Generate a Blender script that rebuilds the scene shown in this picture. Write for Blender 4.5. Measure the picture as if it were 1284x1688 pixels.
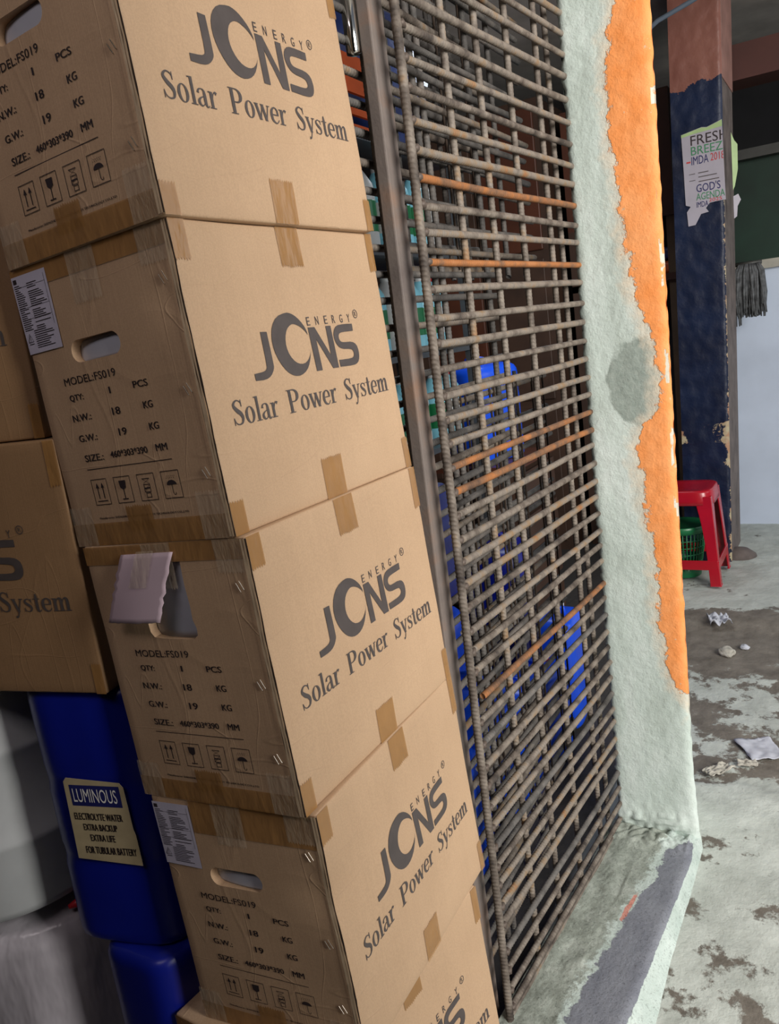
import bpy, bmesh, math, random
import numpy as np
from mathutils import Vector, Matrix, noise
random.seed(7)
S = bpy.context.scene
COL = S.collection
for o in list(bpy.data.objects): bpy.data.objects.remove(o)

# ------------------------------------------------------------------ camera
cd = bpy.data.cameras.new('camera'); cam = bpy.data.objects.new('camera', cd); COL.objects.link(cam)
cd.sensor_fit = 'VERTICAL'; cd.sensor_height = 36.0; cd.lens = 1341.44/1688*36.0; cd.clip_start = .05
_r = Vector((.482, -.867, -.127)).normalized()
_f = Vector((.842, .499, -.204)); _f = (_f-_r*_f.dot(_r)).normalized()
_u = _r.cross(_f)
_m = Matrix((( _r.x, _u.x, -_f.x, -.762), (_r.y, _u.y, -_f.y, -.593), (_r.z, _u.z, -_f.z, 1.482), (0, 0, 0, 1)))
cam.matrix_world = _m
S.camera = cam

# ------------------------------------------------------------------ world, lights, exposure
w = bpy.data.worlds.new('world'); S.world = w; w.use_nodes = True
w.node_tree.nodes['Background'].inputs[0].default_value = (.62, .70, .86, 1)
w.node_tree.nodes['Background'].inputs[1].default_value = .19

def area(name, loc, target, size, sy, power, col):
    l = bpy.data.lights.new(name, 'AREA'); l.shape = 'RECTANGLE'; l.size = size; l.size_y = sy
    l.energy = power; l.color = col
    o = bpy.data.objects.new(name, l); COL.objects.link(o); o.location = loc
    o.rotation_euler = (Vector(target)-Vector(loc)).to_track_quat('-Z', 'Y').to_euler()
    return o
area('street_daylight', (-1.1, -3.6, 2.5), (.7, 0, 1.0), 2.4, 2.0, 312, (1.0, .965, .92))
area('left_face_fill', (-1.35, .15, 2.75), (.3, .3, .9), 1.1, .5, 6.5, (1.0, .88, .90))  # unseen fill light added to lift the cartons' dark left faces
area('far_yard_daylight', (3.4, -3.4, 2.6), (3.4, .3, .3), 2.0, 1.4, 20, (.92, .96, 1.0))
area('shop_inner_fill', (3.2, .78, 2.75), (1.4, .42, .3), .7, .5, 12, (.85, .92, 1.0))  # fill light added to brighten the inner bars and cans, no visible source
S.view_settings.view_transform = 'Standard'; S.view_settings.look = 'None'
S.view_settings.exposure = 0.0; S.view_settings.gamma = 1.0; S.view_settings.use_curve_mapping = False

# ------------------------------------------------------------------ helpers
def srgb(r, g, b):
    f = lambda c: (c/255/12.92) if c/255 <= .04045 else ((c/255+.055)/1.055)**2.4
    return (f(r), f(g), f(b), 1)

class NT:
    def __init__(s, name):
        s.m = bpy.data.materials.new(name); s.m.use_nodes = True; s.t = s.m.node_tree
        s.n = s.t.nodes; s.b = s.n['Principled BSDF']; s.out = s.n['Material Output']
    def node(s, k, **kw):
        n = s.n.new(k)
        for a, v in kw.items(): setattr(n, a, v)
        return n
    def link(s, a, b): s.t.links.new(a, b)
    def coord(s, kind='Object'): return s.node('ShaderNodeTexCoord').outputs[kind]
    def noise(s, scale, detail=4, rough=.55, vec=None, stretch=None):
        n = s.node('ShaderNodeTexNoise'); n.inputs['Scale'].default_value = scale
        n.inputs['Detail'].default_value = detail; n.inputs['Roughness'].default_value = rough
        v = vec or s.coord()
        if stretch:
            mp = s.node('ShaderNodeMapping'); mp.inputs['Scale'].default_value = stretch
            s.link(v, mp.inputs[0]); v = mp.outputs[0]
        s.link(v, n.inputs['Vector']); return n.outputs['Fac']
    def ramp(s, fac, stops, interp='LINEAR'):
        r = s.node('ShaderNodeValToRGB'); r.color_ramp.interpolation = interp
        e = r.color_ramp.elements
        while len(e) > 1: e.remove(e[-1])
        e[0].position = stops[0][0]; e[0].color = stops[0][1]
        for p, c in stops[1:]:
            x = e.new(p); x.color = c
        s.link(fac, r.inputs[0]); return r.outputs[0]
    def mix(s, fac, a, b, mode='MIX'):
        m = s.node('ShaderNodeMix'); m.data_type = 'RGBA'; m.blend_type = mode
        for v, i in ((fac, 0), (a, 6), (b, 7)):
            if hasattr(v, 'is_linked') or hasattr(v, 'links'): s.link(v, m.inputs[i])
            else: m.inputs[i].default_value = v
        return m.outputs[2]
    def math(s, op, a, b=None):
        m = s.node('ShaderNodeMath', operation=op)
        for i, v in enumerate((a, b)):
            if v is None: continue
            if hasattr(v, 'links'): s.link(v, m.inputs[i])
            else: m.inputs[i].default_value = v
        return m.outputs[0]
    def bump(s, h, strength=.3, dist=.01):
        b = s.node('ShaderNodeBump'); b.inputs['Strength'].default_value = strength
        b.inputs['Distance'].default_value = dist; s.link(h, b.inputs['Height'])
        s.link(b.outputs[0], s.b.inputs['Normal']); return b.outputs[0]
    def col(s, c):
        if hasattr(c, 'links'): s.link(c, s.b.inputs['Base Color'])
        else: s.b.inputs['Base Color'].default_value = c
    def set(s, rough=.6, metal=0, spec=.5, coat=0):
        s.b.inputs['Roughness'].default_value = rough; s.b.inputs['Metallic'].default_value = metal
        s.b.inputs['Specular IOR Level'].default_value = spec; s.b.inputs['Coat Weight'].default_value = coat
        return s.m

def bw(v): return (v, v, v, 1)
def simple(name, c, rough=.5, metal=0, var=.12, scale=12, bump=.0, spec=.5, coat=0):
    t = NT(name)
    n = t.noise(scale)
    a = tuple(x*(1-var) for x in c[:3])+(1,); b = tuple(min(1, x*(1+var)) for x in c[:3])+(1,)
    t.col(t.ramp(n, [(.3, a), (.7, b)]))
    if bump: t.bump(t.noise(scale*6), bump, .004)
    return t.set(rough, metal, spec, coat)

M = {}
def kraft(name, base, dark):
    t = NT(name); co = t.coord()
    n = t.noise(5, 5, .6); c = t.ramp(n, [(.3, dark), (.7, base)])
    fl = t.noise(30, 2, .5, stretch=(14, 14, .15)); c = t.mix(.035, c, t.ramp(fl, [(.35, bw(.25)), (.65, bw(.75))]), 'OVERLAY')
    sp = t.noise(420, 2); c = t.mix(.10, c, t.ramp(sp, [(.4, bw(.3)), (.6, bw(.7))]), 'OVERLAY')
    t.col(c)
    h = t.math('ADD', t.math('MULTIPLY', t.noise(7, 3, .5), .5), t.math('MULTIPLY', fl, .06))
    for sc, st_, wd, am in ((3.1, (1, 1, 2.6), .004, .10), (4.3, (2.4, 2.4, .35), .004, .07), (2.2, (1, 1, 1), .003, .07)):
        q = t.noise(sc, 1.5, .5, stretch=st_); q = t.math('ABSOLUTE', t.math('SUBTRACT', q, .5))
        h = t.math('ADD', h, t.math('MULTIPLY', t.ramp(q, [(0, bw(1)), (wd, bw(0))]), am))
    t.bump(h, .30, .010)
    return t.set(.62, 0, .35)
M['kraft'] = kraft('kraft_board', (.515, .345, .212, 1), (.46, .305, .185, 1))
M['kraft_shaded'] = kraft('kraft_board_shaded', (.30, .175, .085, 1), (.25, .145, .07, 1))  # same board, with the left stack's shade put into a darker colour
M['kraft_edge'] = simple('kraft_raw_edge', (.30, .19, .11, 1), .8, var=.3, scale=60)
M['groove'] = simple('dark_corrugation_gap', (.045, .028, .018, 1), .9)
M['liner'] = simple('kraft_edge_liner', (.60, .46, .30, 1), .45, var=.2, scale=40)
M['ink'] = simple('printed_grey_ink', (.072, .058, .054, 1), .6, var=.15, scale=40)
M['ink_dark'] = simple('printed_dark_ink', (.030, .020, .022, 1), .6)
M['paper'] = simple('white_paper', (.55, .52, .62, 1), .5, var=.06)
M['paper_flap'] = simple('pinkish_liner_paper', (.52, .40, .45, 1), .55, var=.05, scale=8)
M['foam'] = simple('pale_foam', (.50, .52, .58, 1), .5, var=.05, scale=6)
M['steel'] = simple('staple_steel', (.55, .50, .42, 1), .35, 1, var=.2)

def tape_mat(name, col, alpha, rough=.22, bscale=35, bstr=.5):
    t = NT(name); n = t.noise(bscale, 3, .6, stretch=(1, 1, .35)); t.bump(n, bstr, .004)
    t.col(t.ramp(t.noise(14), [(.3, col), (.7, tuple(x*1.25 for x in col[:3])+(1,))]))
    t.b.inputs['Alpha'].default_value = alpha
    return t.set(rough, 0, .5)
M['tape'] = tape_mat('brown_parcel_tape', (.34, .175, .058, 1), .70)
M['tape_clear'] = tape_mat('clear_parcel_tape', (.55, .46, .34, 1), .30, .12, 60, .9)

# -------- mesh utilities
class MB:
    def __init__(s): s.v = []; s.f = []; s.mi = []
    def add(s, vs, fs, mi=0):
        b = len(s.v); s.v += [tuple(v) for v in vs]; s.f += [tuple(i+b for i in f) for f in fs]; s.mi += [mi]*len(fs); return s
    def box(s, a, b, mi=0, mat=None):
        x0, y0, z0 = a; x1, y1, z1 = b
        vs = [Vector(p) for p in ((x0,y0,z0),(x1,y0,z0),(x1,y1,z0),(x0,y1,z0),(x0,y0,z1),(x1,y0,z1),(x1,y1,z1),(x0,y1,z1))]
        if mat: vs = [mat @ p for p in vs]
        return s.add(vs, [(0,3,2,1),(4,5,6,7),(0,1,5,4),(1,2,6,5),(2,3,7,6),(3,0,4,7)], mi)
    def tube(s, pts, rad, n=10, mi=0, caps=True):
        pts = [Vector(p) for p in pts]; R = rad if isinstance(rad, (list, tuple)) else [rad]*len(pts)
        ring = []; prev = None; vs = []; fs = []
        for i, p in enumerate(pts):
            d = (pts[min(i+1, len(pts)-1)]-pts[max(i-1, 0)]).normalized()
            a = prev if prev is not None else (Vector((0, 0, 1)) if abs(d.z) < .9 else Vector((1, 0, 0)))
            a = (a-d*a.dot(d)).normalized(); prev = a; b = d.cross(a)
            for k in range(n):
                t = 2*math.pi*k/n; vs.append(p+(a*math.cos(t)+b*math.sin(t))*R[i])
        for i in range(len(pts)-1):
            for k in range(n):
                k2 = (k+1) % n; fs.append((i*n+k, i*n+k2, (i+1)*n+k2, (i+1)*n+k))
        if caps:
            fs.append(tuple(range(n))[::-1]); fs.append(tuple((len(pts)-1)*n+k for k in range(n)))
        return s.add(vs, fs, mi)
    def lathe(s, prof, n=48, c=(0, 0, 0), mi=0):
        vs = []; fs = []
        for r, z in prof:
            for k in range(n):
                t = 2*math.pi*k/n; vs.append((c[0]+r*math.cos(t), c[1]+r*math.sin(t), c[2]+z))
        for i in range(len(prof)-1):
            for k in range(n):
                k2 = (k+1) % n; fs.append((i*n+k, i*n+k2, (i+1)*n+k2, (i+1)*n+k))
        fs.append(tuple(range(n))[::-1]); fs.append(tuple((len(prof)-1)*n+k for k in range(n)))
        return s.add(vs, fs, mi)
    def mesh(s, name, mats, smooth=False):
        me = bpy.data.meshes.new(name); me.from_pydata(s.v, [], s.f)
        for m in (mats if isinstance(mats, (list, tuple)) else [mats]): me.materials.append(m)
        if any(s.mi): me.polygons.foreach_set('material_index', s.mi)
        if smooth: me.polygons.foreach_set('use_smooth', [True]*len(me.polygons))
        me.update(); return me
    def build(s, name, mats, parent=None, smooth=False):
        return link(name, s.mesh(name, mats, smooth), parent)

def link(name, me, parent=None):
    o = bpy.data.objects.new(name, me); COL.objects.link(o)
    if parent: o.parent = parent
    return o
def tag(o, label=None, cat=None, group=None, kind=None):
    if label: o['label'] = label
    if cat: o['category'] = cat
    if group: o['group'] = group
    if kind: o['kind'] = kind
    return o
def thing(name, label, cat, mat=None, group=None):
    o = bpy.data.objects.new(name, None); COL.objects.link(o); o.empty_display_size = .05
    if mat is not None: o.matrix_world = mat
    return tag(o, label, cat, group)
def copy_tree(o, parent=None):
    c = o.copy(); COL.objects.link(c)
    if parent: c.parent = parent
    for ch in o.children: copy_tree(ch, c)
    return c
def structure(o): o['kind'] = 'structure'; return o
def bevel_mod(o, w=.004, seg=2):
    m = o.modifiers.new('bevel', 'BEVEL'); m.width = w; m.segments = seg; m.limit_method = 'ANGLE'; return o

# -------- text from Blender's built-in font, as flat polygons fitted to a box
_tc = {}
def text_polys(s, bold=0.0):
    k = (s, bold)
    if k in _tc: return _tc[k]
    c = bpy.data.curves.new('t', 'FONT'); c.body = s; c.resolution_u = 3
    o = bpy.data.objects.new('t', c); COL.objects.link(o)
    dg = bpy.context.evaluated_depsgraph_get(); dg.update()
    me = o.evaluated_get(dg).to_mesh()
    vs = [(v.co.x, v.co.y) for v in me.vertices]; fs = [tuple(p.vertices) for p in me.polygons]
    o.evaluated_get(dg).to_mesh_clear(); bpy.data.objects.remove(o); bpy.data.curves.remove(c)
    _tc[k] = (vs, fs); return vs, fs
def fit_text(s, x0, y0, x1, y1, bold=0.0):
    """polygons of s; the glyph box is fitted to x0..x1, y0..y1"""
    vs, fs = text_polys(s, bold)
    ax = min(v[0] for v in vs); bx = max(v[0] for v in vs); ay = min(v[1] for v in vs); by = max(v[1] for v in vs)
    out = []; of = []
    for sh in ((0,) if bold <= 0 else (-bold, -bold/3, bold/3, bold)):
        d = sh*(y1-y0)*2.4; b = len(out)
        out += [(x0+(v[0]-ax)/(bx-ax)*(x1-x0)+d, y0+(v[1]-ay)/(by-ay)*(y1-y0)) for v in vs]; of += [tuple(i+b for i in f) for f in fs]
    return out, of

# -------- hand drawn serif glyphs (ribbons and rectangles)
def cr(pts, n=7):
    out = []
    P = [pts[0]]+list(pts)+[pts[-1]]
    for i in range(1, len(P)-2):
        for k in range(n):
            t = k/n; r = []
            for d in range(3):
                a, b, c, e = P[i-1][d], P[i][d], P[i+1][d], P[i+2][d]
                r.append(.5*((2*b)+(-a+c)*t+(2*a-5*b+4*c-e)*t*t+(-a+3*b-3*c+e)*t**3))
            out.append(r)
    out.append(list(pts[-1])); return out
def ribbon(pts, ws, smooth=True):
    p = [(x, y, w_) for (x, y), w_ in zip(pts, ws)]
    if smooth: p = cr(p)
    vs = []; fs = []
    for i, (x, y, w_) in enumerate(p):
        a = p[max(i-1, 0)]; b = p[min(i+1, len(p)-1)]
        dx, dy = b[0]-a[0], b[1]-a[1]; L = math.hypot(dx, dy) or 1
        nx, ny = -dy/L*w_/2, dx/L*w_/2
        vs += [(x+nx, y+ny), (x-nx, y-ny)]
    for i in range(len(p)-1): fs.append((2*i, 2*i+1, 2*i+3, 2*i+2))
    return vs, fs
def rc(x0, y0, x1, y1): return [(x0, y0), (x1, y0), (x1, y1), (x0, y1)], [(0, 1, 2, 3)]
def ln(x0, y0, x1, y1, w_):
    return [(x0-w_/2, y0), (x0+w_/2, y0), (x1+w_/2, y1), (x1-w_/2, y1)], [(0, 1, 2, 3)]
def ring(cx, cy, rx, ry, ix, iy, n=28):
    vs = []; fs = []
    for k in range(n):
        t = 2*math.pi*k/n; vs += [(cx+rx*math.cos(t), cy+ry*math.sin(t)), (cx+ix*math.cos(t), cy+iy*math.sin(t))]
    for k in range(n):
        a = 2*k; b = 2*((k+1) % n); fs.append((a, b, b+1, a+1))
    return vs, fs
def bigS(sx=1, sy=1, s=1):
    P = [(.86,1.14),(.80,1.38),(.52,1.5),(.27,1.38),(.2,1.17),(.42,.9),(.72,.66),(.84,.4),(.74,.12),(.46,.03),(.2,.14),(.08,.42)]
    W = [.05,.07,.09,.15,.22,.28,.28,.22,.14,.08,.07,.05]
    v, f = ribbon([(x*sx, y*sy) for x, y in P], [q*s for q in W])
    return [(v, f), rc(.84*sx, 1.08*sy, (.84*sx+.06), 1.53*sy), rc(.04*sx, 0, .04*sx+.06, .46*sy)]
G = {
 'S': (1.08, bigS()),
 's': (.82, bigS(.74, .645, .74)),
 'o': (1.0, [ring(.47, .5, .44, .53, .21, .47)]),
 'l': (.56, [rc(.16, 0, .39, 1.56), rc(0, 0, .54, .06), rc(.0, 1.48, .2, 1.55)]),
 'a': (.98, [ribbon([(.14,.74),(.2,.92),(.42,1.0),(.62,.92),(.66,.68),(.66,.2)], [.2,.12,.07,.14,.23,.23]),
             ribbon([(.6,.58),(.35,.5),(.17,.36),(.14,.2),(.26,.05),(.42,.05),(.6,.2)], [.07,.08,.16,.22,.13,.07,.06]),
             ribbon([(.66,.25),(.72,.06),(.84,.02),(.95,.12)], [.23,.16,.08,.05])]),
 'r': (.84, [rc(.13, 0, .36, .97), rc(0, 0, .54, .06), rc(0, .9, .2, .97), ribbon([(.33,.6),(.43,.84),(.58,.97),(.72,.88)], [.07,.08,.11,.22])]),
 'P': (1.26, [rc(.15, 0, .42, 1.55), rc(0, 0, .6, .06), rc(0, 1.49, .5, 1.55),
             ribbon([(.4,1.515),(.75,1.49),(.98,1.32),(1.03,1.12),(.97,.92),(.75,.75),(.4,.73)], [.07,.1,.22,.27,.22,.1,.07])]),
 'w': (1.42, [ln(.42, 0, .12, 1, .24), ln(.42, 0, .70, 1, .09), ln(.98, 0, .68, 1, .24), ln(.98, 0, 1.26, 1, .09),
             rc(-.06, .94, .32, 1), rc(.52, .94, .84, 1), rc(1.12, .94, 1.42, 1)]),
 'e': (.92, [rc(.15, .5, .84, .57), ribbon([(.76,.54),(.72,.84),(.48,.99),(.22,.82),(.14,.5),(.22,.18),(.48,.02),(.68,.08),(.83,.26)], [.17,.15,.08,.19,.24,.2,.1,.07,.05])]),
 'y': (1.0, [ln(.5, 0, .16, 1, .24), ribbon([(.82,1),(.62,.4),(.46,-.08),(.33,-.38),(.16,-.4)], [.09,.09,.09,.1,.2]), rc(-.02, .94, .38, 1), rc(.64, .94, .98, 1)]),
 't': (.66, [ribbon([(.3,1.34),(.31,1.0),(.31,.2),(.4,.04),(.52,.03),(.63,.16)], [.1,.23,.23,.15,.07,.05]), rc(0, .93, .6, .99)]),
 'm': (1.62, [rc(.12, 0, .35, .97), rc(.62, 0, .85, .72), rc(1.13, 0, 1.36, .72), rc(0, 0, .48, .06), rc(.5, 0, .97, .06), rc(1.02, 0, 1.5, .06), rc(0, .9, .2, .97),
             ribbon([(.33,.66),(.43,.87),(.58,.97),(.70,.9),(.735,.7)], [.06,.08,.12,.2,.23]), ribbon([(.84,.66),(.94,.87),(1.09,.97),(1.21,.9),(1.245,.7)], [.06,.08,.12,.2,.23])]),
}
def serif_word(wd, x0, x1, base, xh):
    vs = []; fs = []; x = 0; tot = sum(G[c][0] for c in wd)-.08
    for c in wd:
        for v, f in G[c][1]:
            b = len(vs); vs += [(x+p[0], p[1]) for p in v]; fs += [tuple(i+b for i in q) for q in f]
        x += G[c][0]
    k = (x1-x0)/tot
    return [(x0+a*k, base+b*xh) for a, b in vs], fs

# ------------------------------------------------------------------ cartons
W, D, H = .46, .303, .39
LOGO = {
 'J': [(.1279,.2492),(.1418,.2487),(.1431,.204),(.1411,.1978),(.1326,.1897),(.1202,.1862),(.0986,.1867),(.0983,.1959),(.1188,.1971),(.1250,.1993),(.1280,.2034)],
 'C': [(.1904,.2723),(.1687,.2677),(.1553,.2555),(.1494,.2406),(.1497,.224),(.1569,.2067),(.1692,.1919),(.1841,.1842),(.1995,.1835),(.2140,.1889),(.2245,.1994),(.2326,.2163),
       (.2272,.2073),(.2166,.2001),(.2046,.1989),(.1925,.2028),(.1826,.2128),(.1781,.2255),(.1797,.2384),(.1860,.2491),(.1967,.2551),(.2058,.2556),(.2188,.2507),(.2288,.2428),(.2318,.2379),
       (.2313,.2434),(.2256,.2537),(.2135,.2648),(.2020,.2704)],
 'N': [(.2353,.2486),(.2512,.2483),(.2792,.2052),(.2791,.2482),(.2921,.248),(.2943,.1853),(.279,.1856),(.2497,.2310),(.2512,.1854),(.2372,.1855)],
 'S': [(.3525,.2483),(.3523,.2373),(.3192,.237),(.3106,.2349),(.3079,.2294),(.3106,.2235),(.3178,.2216),(.3432,.2213),(.3552,.2160),(.3587,.2054),(.3573,.1952),(.3510,.1876),(.3375,.1849),
       (.2990,.1858),(.2987,.1962),(.3330,.196),(.3406,.198),(.3440,.2021),(.3415,.2081),(.3354,.2103),(.3119,.2118),(.3019,.2168),(.2959,.2257),(.2955,.2357),(.3027,.2452),(.3155,.2488)]}
def smooth_poly(pts, keep):
    """Chaikin corner rounding of a closed polygon, corners in keep stay sharp"""
    out = []; n = len(pts)
    for i, p in enumerate(pts):
        if i in keep: out.append(p); continue
        a = pts[i-1]; b = pts[(i+1) % n]
        out.append((p[0]*.75+a[0]*.25, p[1]*.75+a[1]*.25)); out.append((p[0]*.75+b[0]*.25, p[1]*.75+b[1]*.25))
    return out
LOGO['C'] = smooth_poly(LOGO['C'], (11, 24)); LOGO['S'] = smooth_poly(LOGO['S'], (0, 1, 13, 14)); LOGO['J'] = smooth_poly(LOGO['J'], (0, 1, 6, 7))

def tri_poly(pts):
    from mathutils.geometry import tessellate_polygon
    return pts, [tuple(t) for t in tessellate_polygon([[Vector((x, y, 0)) for x, y in pts]])]

def flat2d(lst):
    vs = []; fs = []
    for v, f in lst:
        b = len(vs); vs += list(v); fs += [tuple(i+b for i in q) for q in f]
    return vs, fs
_logo = [tri_poly(LOGO[c]) for c in 'JCNS']
_en = flat2d([fit_text(c, x, .2512, x+.0078, .2634, -.004) for c, x in zip('ENERGY', (.2352, .2565, .2790, .2995, .3205, .3418))]
             + [ring(.3675, .2628, .0068, .0068, .0056, .0056), fit_text('R', .3648, .2595, .3702, .2662)])
_slogan = [serif_word('Solar', .0405, .1335, .1352, .0208), serif_word('Power', .1566, .2750, .1352, .0208), serif_word('System', .2975, .4315, .1350, .0208)]
def frame2d(x0, y0, x1, y1, t):
    return flat2d([rc(x0, y0, x1, y0+t), rc(x0, y1-t, x1, y1), rc(x0, y0, x0+t, y1), rc(x1-t, y0, x1, y1)])
_L = [fit_text(*a) for a in (
    ('MODEL:FS019', .057, .2250, .1605, .2352, .004), ('QTY:', .0605, .2022, .0885, .2118, .018), ('1', .1405, .2044, .1432, .2130, .018), ('PCS', .1868, .2047, .2135, .2135, .018),
    ('N.W.:', .0566, .1757, .0941, .1848, .018), ('18', .1369, .1760, .1520, .1858, .018), ('KG', .1965, .1770, .2135, .1862, .018),
    ('G.W.:', .0589, .1475, .0960, .1566, .018), ('19', .1398, .1480, .1548, .1578, .018), ('KG', .1985, .1490, .2155, .1582, .018),
    ('SIZE.:', .0609, .1194, .0990, .1288, .018), ('460*303*390', .1135, .1205, .1850, .1296, .018), ('MM', .2014, .1208, .2217, .1300, .018))]
_L.append(rc(.0591, .1079, .2256, .1089))
_co = [fit_text('Manufacturer: SHENZHEN JONS NEW ENERGY TECHNOLOGY CO.,LTD', .0605, .0368, .2343, .0402, .02)]
def sym(x):  # the frame of a handling mark, .0325 wide
    return frame2d(x, .0575, x+.0325, .0942, .0009)
def arrow(x): return flat2d([rc(x-.0008, .0665, x+.0008, .083), ([(x-.0032, .0815), (x+.0032, .0815), (x, .089)], [(0, 1, 2)])])
x1, x2, x3, x4 = .060, .1068, .1532, .1985
_sy = [sym(x1), arrow(x1+.011), arrow(x1+.0215), rc(x1+.006, .0625, x1+.0265, .0637),
       sym(x2), ([(x2+.0095,.0885),(x2+.0230,.0885),(x2+.0220,.0790),(x2+.0165,.0755),(x2+.0160,.0755),(x2+.0105,.0790)], [(0,1,2,3,4,5)]), rc(x2+.0155,.063,x2+.0170,.076), rc(x2+.0105,.0622,x2+.022,.0636),
       sym(x3), ln(x3+.010,.0865,x3+.022,.0805,.0011), ln(x3+.022,.0865,x3+.010,.0805,.0011), rc(x3+.009,.0868,x3+.023,.0878), frame2d(x3+.010,.0745,x3+.022,.080,.0009), frame2d(x3+.010,.0690,x3+.022,.0745,.0009), ln(x3+.010,.0690,x3+.022,.080,.0010), frame2d(x3+.012,.0615,x3+.021,.0685,.001),
       sym(x4), ([(x4+.0165+.0088*math.cos(t*math.pi/12), .0755+.0062*math.sin(t*math.pi/12)) for t in range(13)], [tuple(range(13))]), rc(x4+.0160,.0645,x4+.0170,.0765), ribbon([(x4+.0165,.0655),(x4+.0178,.0625),(x4+.0205,.0625),(x4+.0212,.065)], [.001]*4)]
_sy += [ln(x4+.009+i*.0032+(j % 2)*.0015, .0840+j*.0024, x4+.0098+i*.0032+(j % 2)*.0015, .0853+j*.0024, .0009) for j in range(2) for i in range(5)]
_sy = flat2d(_sy); _L = flat2d(_L); _co = flat2d(_co)
# small sheet of specifications
random.seed(3)
_st = [rc(.004, .0945, .011, .1005)]
yy = .091
while yy > .030:
    _st.append(rc(.004, yy, .004+random.uniform(.008, .02), yy+.0011))
    if random.random() < .85: _st.append(rc(.030, yy, .030+random.uniform(.012, .036), yy+.0011))
    yy -= .0027
_st += [rc(.003, .0885, .068, .0889), rc(.0675, .032, .068, .0985), rc(.003, .061, .068, .0614), rc(.003, .046, .068, .0464)]
while yy > .006:
    _st.append(rc(.022, yy, .022+random.uniform(.025, .042), yy+.0011)); yy -= .0028
_st += [ribbon([(.005,.016),(.016,.016),(.0105,.027),(.005,.016)], [.0011]*4, False), ribbon([(.0112,.0245),(.0098,.0205),(.0112,.0205),(.0098,.0172)], [.0007]*4, False), rc(.006, .0125, .016, .0136)]
_st = flat2d(_st)

def serr(u0, u1, v0, v1, up, nu=10, nv=8):
    """a strip of tape in face coordinates with one saw-toothed end (the end at v1 if up else v0) and fine subdivision"""
    vs = []; fs = []
    nu2 = max(6, int((u1-u0)/.0022)); n = nu2 if up is not None else max(2, int((u1-u0)/.01))
    for j in range(nv+1):
        for i in range(n+1):
            u = u0+(u1-u0)*i/n; v = v0+(v1-v0)*j/nv
            if up is True and j == nv: v += (.0022 if i % 2 else -.0012)+.002*noise.noise(Vector((u*90, v, 3)))
            if up is False and j == 0: v -= (.0022 if i % 2 else -.0012)+.002*noise.noise(Vector((u*90, v, 5)))
            vs.append((u, v))
    for j in range(nv):
        for i in range(n): a = j*(n+1)+i; fs.append((a, a+1, a+n+2, a+n+1))
    return vs, fs

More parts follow.
